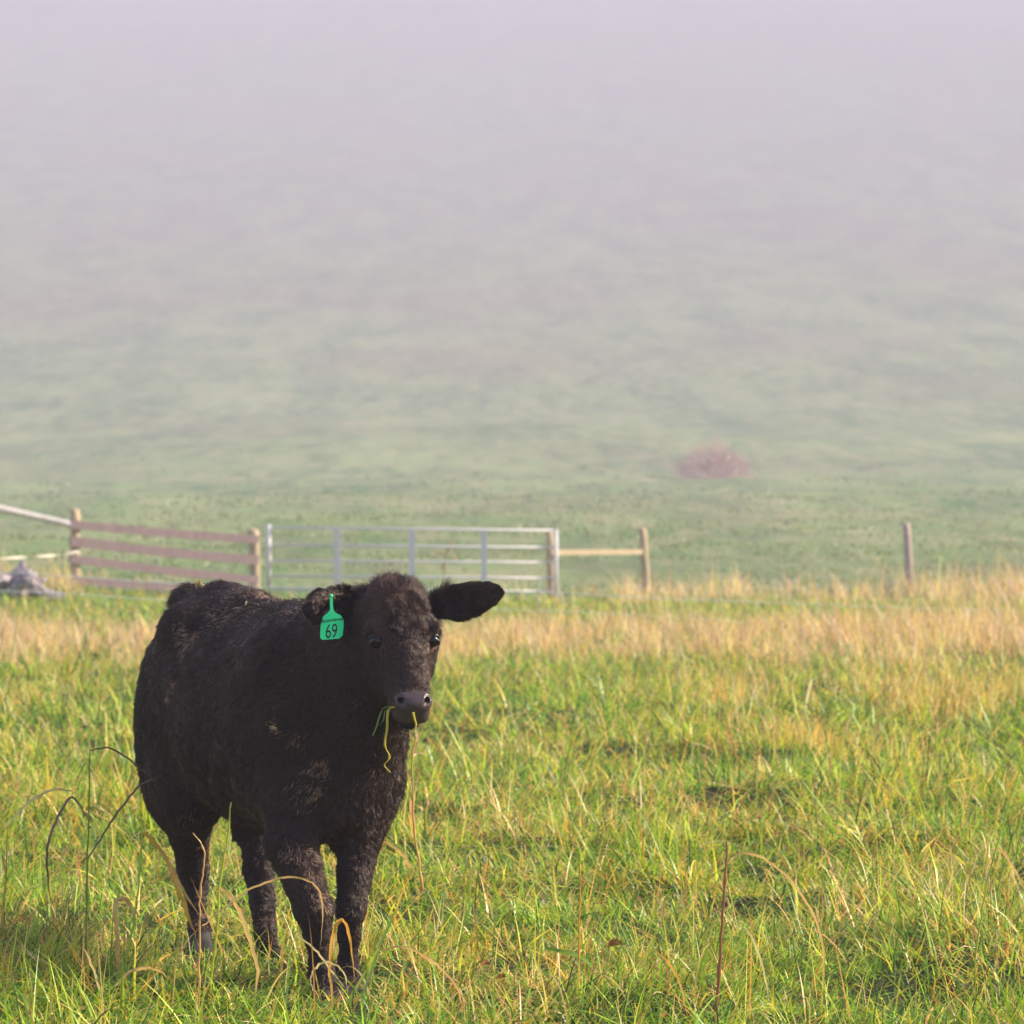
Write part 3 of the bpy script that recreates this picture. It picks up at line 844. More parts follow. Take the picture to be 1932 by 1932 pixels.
# ------------------------------------------------------------------ traced stalks and blades
def plant_mat(name, c, r=.5):
    m = bpy.data.materials.new(name); m.use_nodes = True; nt = m.node_tree
    nt.nodes.remove(nt.nodes['Principled BSDF'])
    cc = mixnode(nt, c, tuple(v * .7 for v in c), noisenode(nt, 14, 3, .6, ramp=(.35, .65)))
    d = nt.nodes.new('ShaderNodeBsdfDiffuse'); t = nt.nodes.new('ShaderNodeBsdfTranslucent'); gl = nt.nodes.new('ShaderNodeBsdfGlossy'); gl.inputs[1].default_value = .35
    nt.links.new(cc, d.inputs[0]); nt.links.new(cc, t.inputs[0])
    a = nt.nodes.new('ShaderNodeMixShader'); a.inputs[0].default_value = .4; nt.links.new(d.outputs[0], a.inputs[1]); nt.links.new(t.outputs[0], a.inputs[2])
    e = nt.nodes.new('ShaderNodeMixShader'); e.inputs[0].default_value = .06; nt.links.new(a.outputs[0], e.inputs[1]); nt.links.new(gl.outputs[0], e.inputs[2])
    nt.links.new(e.outputs[0], nt.nodes['Material Output'].inputs[0]); return m
PM = dict(tan=plant_mat('leaf_tan', (.80, .50, .18)), straw=plant_mat('leaf_straw', (.82, .66, .30)), green=plant_mat('leaf_green', (.24, .40, .06)), lime=plant_mat('leaf_lime', (.52, .60, .05)),
          brown=plant_mat('leaf_brown', (.20, .12, .06)), red=plant_mat('stem_red', (.42, .16, .07)), orange=plant_mat('leaf_orange', (.82, .42, .07)), yellow=plant_mat('leaf_yellow', (.80, .66, .05)), purple=plant_mat('leaf_purple', (.12, .07, .06)))

def ribbon(path, w, taper=(.5, .1), tw=.6):
    """a leaf blade: a folded strip with a midrib, real thickness in its fold"""
    bm = bmesh.new(); n = len(path); rr = []
    for i, p in enumerate(path):
        t = i / (n - 1); d = (path[min(i + 1, n - 1)] - path[max(i - 1, 0)]).normalized()
        wd = w * (math.sin(math.pi * min(max(t * .96 + .04, 0), 1)) ** .5 * .75 + .25) * (1 if t < .8 else (1 - t) / .2 * .9 + .1)
        ref = Vector((math.sin(tw + t * 1.6) * .5, 1, .25))
        a = d.cross(ref).normalized(); up = a.cross(d).normalized()
        rr.append([bm.verts.new(p - a * wd * .5 + up * wd * .15), bm.verts.new(p), bm.verts.new(p + a * wd * .5 + up * wd * .15)])
    for r0, r1_ in zip(rr, rr[1:]):
        for k in range(2): bm.faces.new((r0[k], r0[k + 1], r1_[k + 1], r1_[k]))
    return bm

def stalk(name, label, cat, Y, parts, group=None, yslope=0.0):
    """parts: (kind, name, material, width_px, [(px,py)...]); base of the stalk sits in the turf"""
    bx_, by_ = parts[0][4][-1]
    root_ = P(bx_, by_, Y); root_.z = min(root_.z, g(root_.x, root_.y)) if root_.z < .12 else root_.z
    e = empty(name, root_, label, cat, group)
    for kind, nm, mt, wpx, pl in parts:
        pp = []
        for j, (px, py) in enumerate(pl):
            dy = yslope * j
            pp.append(P(px, py, Y + dy + (.02 * math.sin(j * 1.3) if kind == 'leaf' else 0)))
        path = smooth_path(pp, 5)
        if kind == 'stem' and path[-1].z < .14:
            path.append(Vector((path[-1].x, path[-1].y, g(path[-1].x, path[-1].y) - .02)))
        w = wpx / FPX * Y
        if kind == 'stem':
            path = [q_ + Vector((rng.normal(0, .0012), 0, 0)) for q_ in path]
            bm = bmesh.new(); n = len(path)
            sweep(bm, path, [w * .5 * (.55 + .45 * i / (n - 1)) * (1.45 if i % 9 == 5 else 1) for i in range(n)], 7)
        else:
            path = [q_ + Vector((rng.normal(0, .0011), rng.normal(0, .002), rng.normal(0, .0011))) for q_ in path]
            bm = ribbon(path, w * .95)
        bm_obj(nm, bm, PM[mt], e, True)
    return e
ST = 'tall grass stalks standing out of the turf'
stalk('grass_stalk', 'dark upright stalk left of the calf with arching brown leaves', 'grass stalk', 10.45, [
    ('stem', 'stem', 'green', 4, [(170, 1412), (167, 1500), (165, 1600), (163, 1700), (162, 1800)]),
    ('leaf', 'leaf', 'purple', 4.5, [(166, 1618), (194, 1575), (230, 1521), (266, 1481), (304, 1465)]),
    ('leaf', 'leaf', 'purple', 4, [(169, 1416), (202, 1411), (230, 1424), (262, 1449), (284, 1467), (299, 1499)]),
    ('leaf', 'leaf', 'brown', 6, [(162, 1539), (144, 1512), (128, 1508), (104, 1553), (88, 1600), (90, 1661), (99, 1723)])], ST)
stalk('grass_stalk', 'pale arched blade at the left edge of the field', 'grass stalk', 10.6, [
    ('leaf', 'leaf', 'straw', 5, [(14, 1557), (47, 1521), (83, 1496), (119, 1490), (153, 1501)]),
    ('stem', 'stem', 'orange', 4, [(14, 1557), (10, 1640), (4, 1760), (2, 1840)])][::-1], ST)
stalk('grass_stalk', 'yellow green stalk with two wide tan leaves before the hind leg', 'grass stalk', 9.98, [
    ('stem', 'stem', 'lime', 5.5, [(268, 1553), (263, 1651), (254, 1730), (240, 1800), (230, 1870)]),
    ('leaf', 'leaf', 'orange', 10, [(268, 1571), (290, 1590), (312, 1620), (335, 1679), (355, 1730), (374, 1780)]),
    ('leaf', 'leaf', 'tan', 7, [(300, 1603), (325, 1640), (342, 1676), (378, 1730)]),
    ('leaf', 'leaf', 'tan', 11, [(252, 1733), (243, 1705), (229, 1697), (216, 1708), (218, 1759), (223, 1849), (220, 1906)])], ST)
stalk('grass_stalk', 'tallest green stalk standing before the calf belly', 'grass stalk', 9.82, [
    ('stem', 'stem', 'lime', 5.5, [(436, 1514), (429, 1580), (415, 1664), (410, 1748), (401, 1818), (393, 1900)]),
    ('leaf', 'bud', 'lime', 6, [(417, 1562), (420, 1574), (426, 1588)])], ST)
stalk('grass_stalk', 'thin straw coloured stalk curling at its top over the hind leg', 'grass stalk', 9.7, [
    ('stem', 'stem', 'tan', 4, [(363, 1572), (384, 1600), (383, 1642), (377, 1692), (376, 1776), (375, 1900)])], ST)
stalk('grass_stalk', 'wide tan drooping blade between the middle and hind legs', 'grass blade', 9.75, [
    ('leaf', 'leaf', 'tan', 10, [(418, 1675), (440, 1701), (457, 1734), (474, 1790), (485, 1832), (480, 1900)])])
stalk('grass_stalk', 'long thin brown blade arching across the calf front legs', 'grass blade', 9.72, [
    ('leaf', 'leaf', 'tan', 4.5, [(382, 1748), (418, 1717), (468, 1681), (519, 1660), (558, 1656), (589, 1667), (606, 1692), (608, 1737), (603, 1793)])])
stalk('grass_stalk', 'orange hairpin blade bent over before the front hooves', 'grass blade', 9.66, [
    ('leaf', 'leaf', 'orange', 8, [(628, 1900), (622, 1827), (627, 1771), (634, 1745), (645, 1737), (653, 1748), (662, 1790), (670, 1855)])])
stalk('grass_stalk', 'pale slanting blade crossing the foot of the near front leg', 'grass blade', 9.7, [
    ('leaf', 'leaf', 'straw', 5, [(558, 1766), (589, 1788), (614, 1818), (653, 1869)])])
stalk('grass_stalk', 'pale green blade looping over the near front hoof', 'grass blade', 9.68, [
    ('leaf', 'leaf', 'straw', 4.5, [(590, 1870), (586, 1848), (596, 1826), (615, 1816), (640, 1826), (652, 1850), (656, 1880)])])
stalk('grass_stalk', 'upright green blade left of the front hooves', 'grass blade', 9.68, [
    ('leaf', 'leaf', 'green', 6, [(537, 1925), (541, 1870), (543, 1840), (546, 1782)])])
stalk('grass_stalk', 'long dark green blade leaning right beside the front hooves', 'grass blade', 9.7, [
    ('leaf', 'leaf', 'green', 7, [(672, 1930), (700, 1830), (722, 1770), (752, 1706)]),
    ('leaf', 'leaf', 'lime', 6, [(630, 1930), (668, 1870), (700, 1815), (716, 1786)])])
stalk('grass_stalk', 'brown dry seed stalk rising under the calf muzzle', 'grass stalk', 11.2, [
    ('stem', 'stem', 'tan', 4.5, [(786, 1392), (778, 1426), (779, 1499), (782, 1572), (790, 1621), (797, 1682)]),
    ('leaf', 'leaf', 'tan', 9, [(775, 1508), (777, 1540), (783, 1576)]),
    ('leaf', 'seed_head', 'straw', 7, [(784, 1378), (788, 1394), (783, 1410), (777, 1430)]),
    ('leaf', 'seed_head', 'tan', 5, [(757, 1385), (766, 1405), (776, 1432)]),
    ('leaf', 'seed_head', 'straw', 5, [(777, 1428), (788, 1421), (800, 1422)]),
    ('leaf', 'leaf', 'tan', 7, [(716, 1582), (745, 1600), (766, 1622), (782, 1655)])], ST)
stalk('grass_stalk', 'red brown stalk at right with a long arched straw leaf', 'grass stalk', 9.66, [
    ('stem', 'stem', 'red', 7, [(1373, 1587), (1368, 1660), (1362, 1746), (1355, 1850), (1348, 1945)]),
    ('leaf', 'leaf', 'lime', 6, [(1377, 1592), (1377, 1606), (1371, 1626)]),
    ('leaf', 'leaf', 'tan', 5.5, [(1369, 1631), (1403, 1610), (1451, 1626), (1494, 1664), (1537, 1731), (1554, 1794), (1552, 1870), (1547, 1940)])], ST)
stalk('grass_stalk', 'slender bare stalk right of the calf with a pinkish foot', 'grass stalk', 9.9, [
    ('stem', 'stem', 'orange', 4.5, [(1096, 1631), (1094, 1700), (1093, 1746), (1091, 1890)]),
    ('leaf', 'leaf', 'tan', 5, [(1098, 1760), (1108, 1742), (1116, 1726)])], ST)
stalk('grass_stalk', 'leaning thin green stalk at the right edge of the field', 'grass stalk', 10.6, [
    ('stem', 'stem', 'lime', 4, [(1940, 1400), (1915, 1485), (1897, 1544), (1869, 1640), (1852, 1730), (1840, 1808)]),
    ('leaf', 'leaf', 'tan', 5, [(1868, 1606), (1885, 1602), (1905, 1625), (1925, 1660), (1940, 1690)])], ST)
stalk('grass_stalk', 'arched tan blade lying right of the front hooves', 'grass blade', 9.7, [
    ('leaf', 'leaf', 'tan', 6, [(712, 1795), (759, 1788), (807, 1809), (843, 1840), (866, 1874), (877, 1935)])])
stalk('grass_stalk', 'thin straw blade curving down in the right foreground', 'grass blade', 9.75, [
    ('leaf', 'leaf', 'straw', 4.5, [(1405, 1750), (1422, 1775), (1440, 1830), (1454, 1900)])])
stalk('grass_stalk', 'orange blade bent like a hook near the bottom right', 'grass blade', 9.66, [
    ('leaf', 'leaf', 'orange', 5, [(1236, 1795), (1262, 1818), (1284, 1860), (1300, 1930)])])
stalk('grass_stalk', 'wide pale blade rising from the bottom left corner', 'grass blade', 9.6, [
    ('leaf', 'leaf', 'tan', 8, [(100, 1945), (118, 1920), (140, 1905), (165, 1903), (185, 1915), (205, 1945)])])
stalk('grass_stalk', 'straight cream blade leaning left in the bottom left', 'grass blade', 9.62, [
    ('leaf', 'leaf', 'straw', 6, [(215, 1945), (192, 1880), (172, 1820), (156, 1785)])])
stalk('grass_stalk', 'yellow blade standing at the bottom left below the tan leaf', 'grass blade', 9.62, [
    ('leaf', 'leaf', 'yellow', 6, [(314, 1945), (310, 1890), (303, 1840)])])
stalk('grass_stalk', 'tan blade curving over the bottom left turf', 'grass blade', 9.64, [
    ('leaf', 'leaf', 'tan', 6, [(216, 1862), (240, 1838), (268, 1828), (300, 1833), (320, 1850)])])
stalk('grass_stalk', 'pale green flat blade in the middle foreground', 'grass blade', 9.9, [
    ('leaf', 'leaf', 'green', 10, [(1030, 1790), (1060, 1796), (1095, 1806), (1120, 1826)])])

# tan tussocks that stand up in the mid field at right
def tuss(px, py, n, hgt):
    x0, y0 = px_to_ground(px, py)
    x = x0 + rng.normal(0, .22, n); y = y0 + rng.normal(0, .3, n)
    colr = pick(n, STRAW[:3] + [(.30, .33, .08)], [3, 2, 2, 1])
    return x, y, rng.normal(.6, 1.5, n), rng.uniform(.5, 1.05, n) * hgt, rng.uniform(.005, .010, n), np.abs(rng.normal(.15, .2, n)), rng.uniform(.1, 2.2, n), colr
TS = [tuss(*t_) for t_ in [(1395, 1345, 170, .58), (1745, 1350, 220, .66), (1530, 1430, 240, .34), (1700, 1470, 110, .38), (870, 1290, 50, .34), (1320, 1290, 90, .40), (1880, 1500, 70, .30), (1600, 1300, 120, .5), (1850, 1320, 150, .55), (1180, 1500, 50, .28), (60, 1330, 70, .35)]]
tag(blades('tussock_grass', *cat(*TS), DRY, segs=6), 'tall straw coloured tussock grass standing in the right meadow', 'grass', kind='stuff')

# ------------------------------------------------------------------ grass held in the mouth
def mouth(label, mt, wpx, pl, Y):
    p = [P(a, b2, Y) for a, b2 in pl]
    bm = bmesh.new(); path = smooth_path(p, 5); w = wpx / FPX * Y
    sweep(bm, path, [w * .5 * (1 - .6 * i / len(path)) for i in range(len(path))], 6, squash=.5)
    o = bm_obj('grass_wisp', bm, PM[mt], None, True)
    c0 = path[0].copy(); o.data.transform(Matrix.Translation(-c0)); o.location = c0
    tag(o, label, 'grass stem', 'grass hanging from the calf mouth')
mouth('longest yellow grass stem dangling crookedly from the calf mouth', 'yellow', 6, [(745, 1334), (735, 1337), (731, 1350), (730, 1375), (726, 1406), (734, 1424), (733, 1434), (725, 1444), (737, 1458)], 9.60)
mouth('straight green grass stem at the left corner of the mouth', 'green', 4.5, [(742, 1332), (724, 1336), (716, 1352), (710, 1372), (703, 1389)], 9.62)
mouth('short curled green stem beside the longest one in the mouth', 'green', 3, [(743, 1334), (728, 1340), (724, 1356), (719, 1366), (711, 1370)], 9.61)
mouth('short yellow grass stem under the front of the muzzle', 'yellow', 5, [(779, 1344), (782, 1357), (785, 1367), (782, 1379)], 9.585)

# straw bits lying on the back
def straw_bit(px, py, label, size, n=1, group=None):
    c0, nn = on_surface(px, py); c0 = c0 + nn * .022
    bm = bmesh.new()
    for i in range(n):
        d = Vector((random.uniform(-1, 1), random.uniform(-.3, .3), random.uniform(-.35, .5))).normalized() * size * random.uniform(.6, 1)
        o0 = Vector((random.gauss(0, .2), random.gauss(0, .1), random.gauss(0, .15))) * size
        sweep(bm, [o0 - d, o0 + Vector((0, 0, size * .2)), o0 + d], [.0015, .0035, .001], 5, squash=.4)
    o = bm_obj('straw_wisp' if n > 1 else 'straw_fleck', bm, PM['straw'])
    o.location = Vector(c0); tag(o, label, 'straw', group)
straw_bit(376, 1106, 'pale straw wisp caught on the calf tail head', .022, 14)
for px, py, l in ((478, 1110, 'straw fleck on top of the calf rump'), (467, 1143, 'straw fleck lying mid back behind the shoulder'), (545, 1133, 'straw fleck on the back nearest the tagged ear'), (561, 1140, 'straw fleck at the end of the visible back line')):
    straw_bit(px, py, l, .008, 1, 'straw flecks on the calf back')
straw_bit(521, 1376, 'tan dry leaf scrap stuck to the calf flank', .012, 6)

# ------------------------------------------------------------------ fallen leaves
lf, nt, b = mat('dead_leaf', rough=.55)
nt.links.new(mixnode(nt, (.45, .14, .04), (.22, .08, .04), noisenode(nt, 60, 3)), b.inputs['Base Color'])
for px, py, l in ((1158, 1789, 'orange brown fallen leaf in the middle foreground'), (40, 1742, 'orange fallen leaf at the left edge'), (173, 1774, 'dark brown fallen leaf under the dark stalk'), (916, 1823, 'small red brown leaf right of the front hooves'), (944, 1848, 'small brown leaf just right of the red brown one'), (1258, 1922, 'brown fallen leaf at the bottom edge'), (748, 1736, 'pinkish leaf scrap beside the calf far front leg')):
    x, y = px_to_ground(px, py)
    y -= .35; x = (px - 966) / FPX * y
    bm = bmesh.new(); s = .030 if px in (1158, 40, 173) else .017; rows_ = []
    yaw = random.uniform(-.6, .6)
    for i in range(9):
        t = i / 8; wd = math.sin(math.pi * (t * .95 + .02)) ** .8 * s * .55 * (1 + .15 * math.sin(i * 3))
        cx_ = (t - .5) * 2 * s; zz = .25 * s * math.sin(3 * t) + s * t * .5
        rows_.append([bm.verts.new((cx_, k * wd, zz + abs(k) * wd * .6)) for k in (-1, -.5, 0, .5, 1)])
    for r0, r1_ in zip(rows_, rows_[1:]):
        for k in range(4): bm.faces.new((r0[k], r0[k + 1], r1_[k + 1], r1_[k]))
    sweep(bm, [(-s, 0, 0), (-s * 1.4, 0, .004)], [.001, .0006], 5)
    for v in bm.verts: v.co = Matrix.Rotation(yaw, 3, 'Z') @ (Matrix.Rotation(-.9, 3, 'X') @ v.co)
    o = bm_obj('fallen_leaf', bm, lf, None, True)
    o.location = (x, y, CAMZ - (py - HOR) / FPX * y)
    tag(o, l, 'leaf', 'fallen leaves in the turf')

# ------------------------------------------------------------------ fences and gate
def wood(name, c1, c2):
    m, nt, b = mat(name, rough=.85)
    n = noisenode(nt, 9, 5, .65, stretch=(1, 1, .15), ramp=(.3, .7)); n2 = noisenode(nt, 40, 3)
    nt.links.new(mixnode(nt, mixnode(nt, c1, c2, n), tuple(v * .5 for v in c1), mixnode(nt, (0, 0, 0), (.4, .4, .4), n2)), b.inputs['Base Color'])
    bump(nt, b, n, .4, .01); return m
WOODP = wood('weathered_post', (.52, .40, .24), (.38, .28, .17))
WOODB = wood('fence_board', (.15, .10, .10), (.22, .155, .15))
WOODR = wood('pale_rail', (.72, .56, .34), (.58, .43, .26))
GREYP = wood('grey_pole', (.30, .28, .28), (.42, .40, .41))
STEEL, nt, b = mat('galvanised_steel', (.5, .47, .47), .5)
nt.links.new(mixnode(nt, (.54, .52, .54), (.66, .63, .64), noisenode(nt, 12, 4)), b.inputs['Base Color'])

def post(name, parent, top, bot, r, m, sq=False):
    """round, slightly tapered fence post with a sawn chamfered top"""
    bm = bmesh.new(); top = Vector(top); bot = Vector(bot); ax = (top - bot).normalized()
    n = 4 if sq else 14; pts_ = []; rad_ = []
    for i in range(9):
        t = i / 8; pts_.append(bot.lerp(top, t) + Vector((math.sin(i * 2.1) * .004, math.cos(i * 1.7) * .004, 0))); rad_.append(r * (1.06 - .1 * t))
    pts_.append(top + ax * .012); rad_.append(r * .72)
    sweep(bm, pts_, rad_, n, side=(1, 1, 0) if sq else (0, 1, 0))
    return bm_obj(name, bm, m, parent, not sq)

def board(name, parent, a, b2, hgt, thick, m, sag=.0):
    """sawn board with uneven edges between two points"""
    bm = bmesh.new(); a = Vector(a); b2 = Vector(b2); n = 14; rr = []
    d = (b2 - a).normalized(); nrm = d.cross(Vector((0, 0, 1))).normalized(); up = nrm.cross(d)
    for i in range(n + 1):
        t = i / n; p = a.lerp(b2, t) - up * sag * math.sin(math.pi * t); hh = hgt * (1 + .05 * math.sin(i * 1.9 + a.z * 9))
        rr.append([bm.verts.new(p + nrm * sx * thick / 2 + up * sz * hh / 2) for sx, sz in ((-1, -1), (1, -1), (1, 1), (-1, 1))])
    for r0, r1_ in zip(rr, rr[1:]):
        for k in range(4): bm.faces.new((r0[k], r0[(k + 1) % 4], r1_[(k + 1) % 4], r1_[k]))
    bm.faces.new(rr[0]); bm.faces.new(rr[-1])
    return bm_obj(name, bm, m, parent)

# board fence at left
Y1, Y2 = 52.0, 54.4
bf_ = empty('board_fence', Vector((P(479, 1100, Y2).x, Y2, g(P(479, 1100, Y2).x, Y2))), 'weathered brown board fence with four boards left of the gate', 'fence')
t1 = P(142, 962, Y1); b1 = Vector((t1.x, Y1, g(t1.x, Y1) - .2))
t2 = P(479, 1000, Y2); b2_ = Vector((t2.x + .02, Y2, g(t2.x, Y2) - .2))
post('post', bf_, t1, b1, .075, WOODP); post('post', bf_, t2, b2_, .085, WOODP)
for (ya, yb, hh) in ((989, 1018, .130), (1021, 1057, .145), (1054, 1094, .125), (1094, 1116, .12)):
    board('board', bf_, P(132, ya, Y1 - .20), P(487, yb, Y2 - .16), hh, .035, WOODB, .015)
bm = bmesh.new()
sweep(bm, smooth_path([P(-330, 905, 46.5), P(-100, 938, 49), P(40, 968, 50.9), P(134, 989, Y1 - .13)], 5), .052, 12)
bm_obj('pole', bm, GREYP, bf_, True)
# knot brace seen behind the boards
board('batten', bf_, P(388, 1008, Y2 - .6), P(388, 1100, Y2 - .6), .16, .03, WOODB)

tape_m, nt, b = mat('white_tape', (.62, .58, .47), .7)
bm = bmesh.new()
tp = smooth_path([P(-320, 1062, 46.5), P(-120, 1060, 49), P(0, 1053.5, 50.4), P(60, 1050.5, 51), P(110, 1047, 51.5), P(150, 1040, Y1 - .2)], 6)
rr = []
for i, p in enumerate(tp):
    tw = i * .45; up = Vector((0, math.sin(tw), math.cos(tw))) * .018
    rr.append((bm.verts.new(p - up), bm.verts.new(p + Vector((0, .004, 0))), bm.verts.new(p + up)))
for r0, r1_ in zip(rr, rr[1:]):
    bm.faces.new((r0[0], r0[1], r1_[1], r1_[0])); bm.faces.new((r0[1], r0[2], r1_[2], r1_[1]))
o = bm_obj('fence_tape', bm, tape_m); tag(o, 'twisted white fence tape tied to the leftmost post', 'tape')

# field gate
YG = 55.0
gate = empty('field_gate', Vector((P(1049, 1120, YG).x, YG, g(P(1049, 1120, YG).x, YG))), 'galvanised five bar metal field gate behind the calf head', 'gate')
def steel_tube(name, a, b2, r):
    bm = bmesh.new(); sweep(bm, [a, a.lerp(b2, .5), b2], r, 10, side=(0, 1, 0)); return bm_obj(name, bm, STEEL, gate, True)
for yl, yr_ in ((995.6, 1001), (1028.6, 1033), (1058, 1061.6), (1086.7, 1091), (1112, 1116.6)):
    steel_tube('bar', P(509, yl, YG), P(1047, yr_, YG), .019)
def strip(name, px, ya, yb, w):
    bm = bmesh.new(); a = P(px, ya, YG - .035); c_ = P(px + .6, yb, YG - .035)
    vs = []
    for p in (a, c_):
        for sx, sy in ((-1, -1), (-.8, -1.25), (.8, -1.25), (1, -1), (1, 1), (-1, 1)):
            vs.append(bm.verts.new(p + Vector((sx * w / 2, sy * .008, 0))))
    for k in range(6): bm.faces.new((vs[k], vs[(k + 1) % 6], vs[6 + (k + 1) % 6], vs[6 + k]))
    bm.faces.new(vs[:6]); bm.faces.new(vs[6:])
    return bm_obj(name, bm, STEEL, gate)
steel_tube('end_upright', P(506.5, 990, YG), P(507.5, 1112, YG), .036)
steel_tube('end_upright', P(1048.5, 999, YG), P(1049, 1127, YG), .034)
for px, ya, yb in ((635.5, 997, 1114), (777.5, 998, 1115), (913, 999, 1117)):
    strip('upright', px, ya, yb, .092)

# rail fence right of the gate
rf = empty('rail_fence', Vector((P(1217, 1110, 56).x, 56, g(P(1217, 1110, 56).x, 56))), 'two wooden posts joined by one pale rail right of the gate', 'fence')
tA = P(1037, 1003, 55.25); post('post', rf, tA, Vector((tA.x + .03, 55.25, g(tA.x, 55.25) - .2)), .062, WOODP)
tB = P(1212, 997, 56.2); bB = P(1222, 1122, 56.2); bB.z = g(bB.x, bB.y) - .2
post('post', rf, tB, bB, .068, WOODP)
board('rail', rf, P(1040, 1042.5, 55.16), P(1211, 1041, 56.1), .085, .06, WOODR)
tC = P(1710, 988, 60); bC = P(1719, 1090, 60); bC.z = g(bC.x, bC.y) - .2
lp = empty('fence_post', Vector((bC.x, 60, g(bC.x, 60))), 'lone leaning wooden post in weeds at far right', 'post')
post('shaft', lp, tC, bC, .068, wood('lone_post', (.50, .37, .30), (.36, .26, .22)))
bm = bmesh.new()
for k in (0, 1):
    zc = tC.lerp(bC, .12 + .5 * k); ring = [zc + Vector((math.cos(t * math.pi / 4) * .074, math.sin(t * math.pi / 4) * .074, 0)) for t in range(9)]
    sweep(bm, ring, .005, 5)
    bm_obj('wire_tie', bm, STEEL, lp); bm = bmesh.new()

# electric fence strung in front
wm_, nt, b = mat('pale_wire', (.62, .68, .62), .5)
ef_ = empty('wire_fence', Vector((P(1016, 1156, 42).x, 42, g(P(1016, 1156, 42).x, 42))), 'thin pale two strand wire fence strung before the gate', 'wire fence')
YW = 42.0
for pl in ([(-500, 1060), (30, 1081), (320, 1100), (700, 1112), (1016, 1117), (1160, 1125), (1400, 1135), (1932, 1154), (2400, 1166)], [(-500, 1095), (100, 1119), (310, 1132), (700, 1143), (1016, 1152), (1160, 1158), (1470, 1176), (1932, 1190), (2400, 1200)]):
    bm = bmesh.new(); sweep(bm, smooth_path([P(a, c_, YW) for a, c_ in pl], 4), .006, 6); bm_obj('wire', bm, wm_, ef_, True)
bm = bmesh.new(); p_ = P(1016, 1090, YW); sweep(bm, [p_, Vector((p_.x, YW, g(p_.x, YW) - .05))], .010, 8); sweep(bm, [p_ + Vector((-.03, 0, -.18)), p_ + Vector((.03, 0, -.18))], .008, 6)
bm_obj('stake', bm, GREYP, ef_, True)
bm = bmesh.new(); p_ = P(-240, 1050, YW); sweep(bm, [p_, Vector((p_.x, YW, g(p_.x, YW) - .05))], .010, 8)
bm_obj('stake', bm, GREYP, ef_, True)

# heap of pale stones by the left fence
rk, nt, b = mat('pale_stone', rough=.9)
nt.links.new(mixnode(nt, (.34, .29, .29), (.17, .145, .155), noisenode(nt, 7, 5, .6, ramp=(.4, .6))), b.inputs['Base Color'])
stones = [(-60, 1120, .42), (-15, 1104, .34), (16, 1112, .30), (44, 1098, .28), (72, 1112, .24), (60, 1124, .2), (20, 1128, .22), (92, 1124, .17), (112, 1130, .12), (-20, 1085, .28), (30, 1086, .22), (66, 1098, .16)]
for i, (px, py, s) in enumerate([(a, b_, c_ * .8) for a, b_, c_ in stones]):
    bm = bmesh.new(); bmesh.ops.create_icosphere(bm, subdivisions=4, radius=1)
    for v in bm.verts:
        q = v.co.copy(); n = mnoise.noise(q * 1.1 + Vector((i * 7.3, 0, 0))) * .7 + mnoise.noise(q * 2.7 + Vector((0, i * 3.1, 0))) * .4
        v.co = q * (1 + n); v.co = Vector((v.co.x * s * 1.15, v.co.y * s, v.co.z * s * .55))
    o = bm_obj('stone', bm, rk, None, True); o.location = P(px, py + 4, 48.2 + (i % 3) * .25); o.rotation_euler = (random.uniform(-.5, .5), random.uniform(-.9, .9), i * 1.3)
    tag(o, 'pale grey stone in the heap at the left edge by the fence', 'stone', 'stones heaped by the left fence')

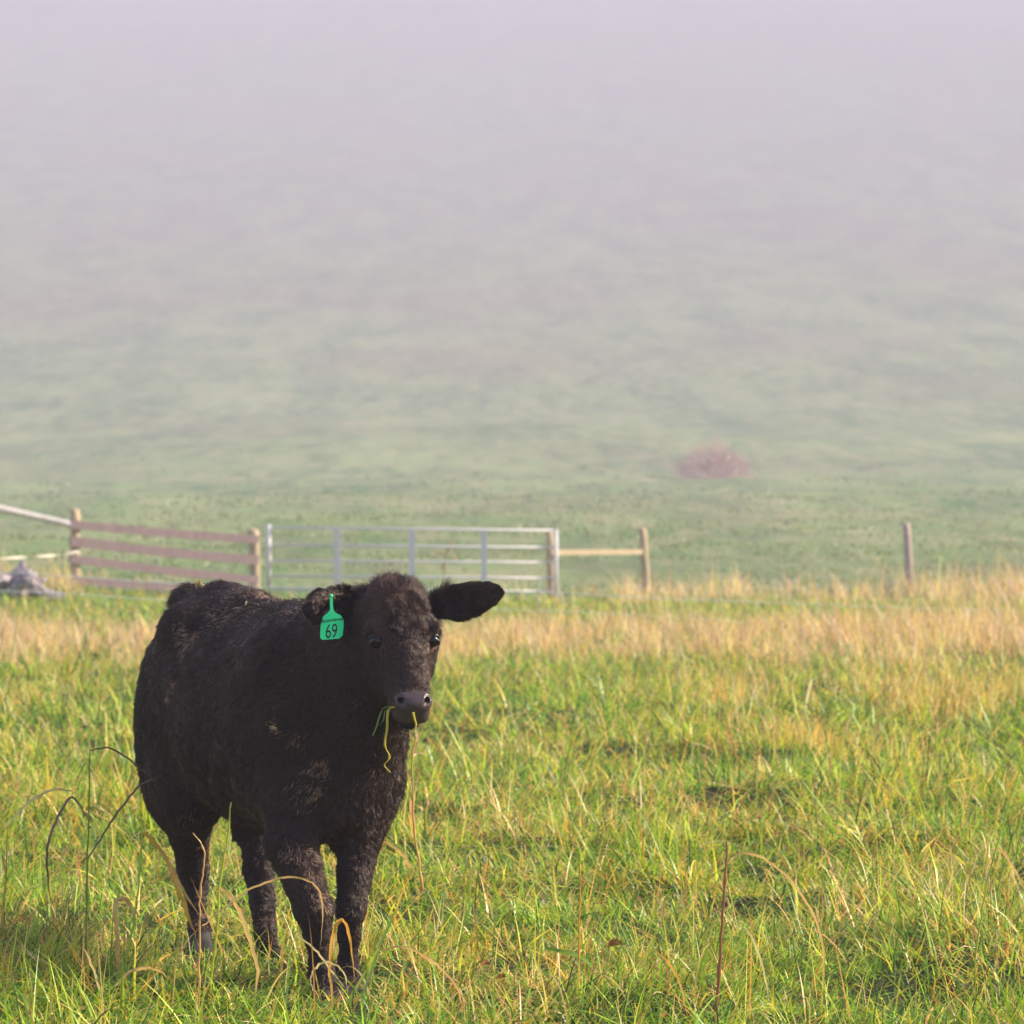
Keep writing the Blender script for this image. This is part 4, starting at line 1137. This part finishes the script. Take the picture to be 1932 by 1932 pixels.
# ------------------------------------------------------------------ bush on the slope and twig plant in the gateway
bt, nt, b = mat('bush_twig', (.30, .10, .085), .8)
def bush(name, base, wdt, hgt, n, seed, m, label, cat):
    rr = random.Random(seed); e = empty(name, base, label, cat)
    bm = bmesh.new()
    def br(p, d, L, r, dep):
        q = p + d * L * .5 + Vector((rr.gauss(0, .04), rr.gauss(0, .04), rr.gauss(0, .03))) * L; t = p + d * L
        sweep(bm, [p, q, t], [r, r * .8, r * .5], 3, cap=False)
        if dep == 0: return
        for _ in range(4):
            dd = (d + Vector((rr.gauss(0, .55), rr.gauss(0, .55), rr.gauss(.08, .4)))).normalized()
            s = p.lerp(t, rr.uniform(.35, 1)); br(s, dd, L * rr.uniform(.45, .75), r * .55, dep - 1)
    for i in range(n):
        a = rr.uniform(0, 6.28); sp = rr.uniform(.1, 1.1)
        br(Vector((rr.gauss(0, wdt * .12), rr.gauss(0, wdt * .1), -.05)), Vector((math.cos(a) * sp * wdt / hgt * .8, math.sin(a) * sp * .8, 1)).normalized(), hgt * rr.uniform(.4, .62), .014, 3)
    for v in bm.verts: v.co += e.location
    bm_obj('twigs', bm, m, e)
    bm = bmesh.new()
    for i in range(2300):
        a = rr.uniform(0, 6.28); q = rr.uniform(0, 1) ** .55 * (1 + .16 * math.sin(a * 3 + 1) + .1 * math.sin(a * 7))
        top_ = (1 - .75 * min(q, 1.2) ** 2.4) * (1 + .12 * math.sin(a * 5 + q * 4))
        zz = rr.uniform(.04, 1) * max(top_, .1)
        c0 = Vector((math.cos(a) * q * wdt * .5, math.sin(a) * q * wdt * .42, hgt * zz)) + e.location
        u = Vector((rr.gauss(0, 1), rr.gauss(0, 1), rr.gauss(0, 1))).normalized() * .075; v2 = u.cross(Vector((rr.gauss(0, 1), rr.gauss(0, 1), rr.gauss(0, 1)))).normalized() * .04
        bm.faces.new([bm.verts.new(c0 + w_) for w_ in (-u, v2, u, -v2)])
    bm_obj('leaves', bm, plant_mat('bush_leaf', (.66, .40, .36)), e)
    return e
by = 205.0; bxx = (1345 - 966) / FPX * by
bush('bush', Vector((bxx, by, g(bxx, by) - .1)), 4.7, 2.5, 22, 4, bt, 'reddish bare twiggy bush alone on the foggy hillside', 'bush')
sy = 57.5; sx = (836 - 966) / FPX * sy
sp_ = empty('sapling', Vector((sx, sy, g(sx, sy))), 'thin reddish sapling twig seen through the gate', 'sapling')
bm = bmesh.new(); top = P(849, 1022, sy)
sweep(bm, smooth_path([Vector((sx, sy, g(sx, sy) - .05)), P(838, 1075, sy), P(842, 1045, sy), top], 4), [.010] * 13, 5)
for a, c_ in (((839, 1062), (858, 1052)), ((841, 1050), (826, 1042)), ((843, 1042), (856, 1030))): sweep(bm, [P(*a, sy), P(*c_, sy)], [.007, .004], 5)
bm_obj('stem', bm, PM['red'], sp_)
bm = bmesh.new()
for px, py in ((858, 1052), (826, 1042), (832, 1060), (856, 1030), (849, 1024), (834, 1072), (846, 1038)):
    c0 = P(px, py, sy)
    for k in range(3):
        u = Vector((random.gauss(0, 1), random.gauss(0, 1), random.gauss(0, 1))).normalized() * .045; v2 = u.cross(Vector((0, 1, .2))).normalized() * .022
        bm.faces.new([bm.verts.new(c0 + w_) for w_ in (-u, v2, u, -v2)])
bm_obj('leaves', bm, PM['orange'], sp_)
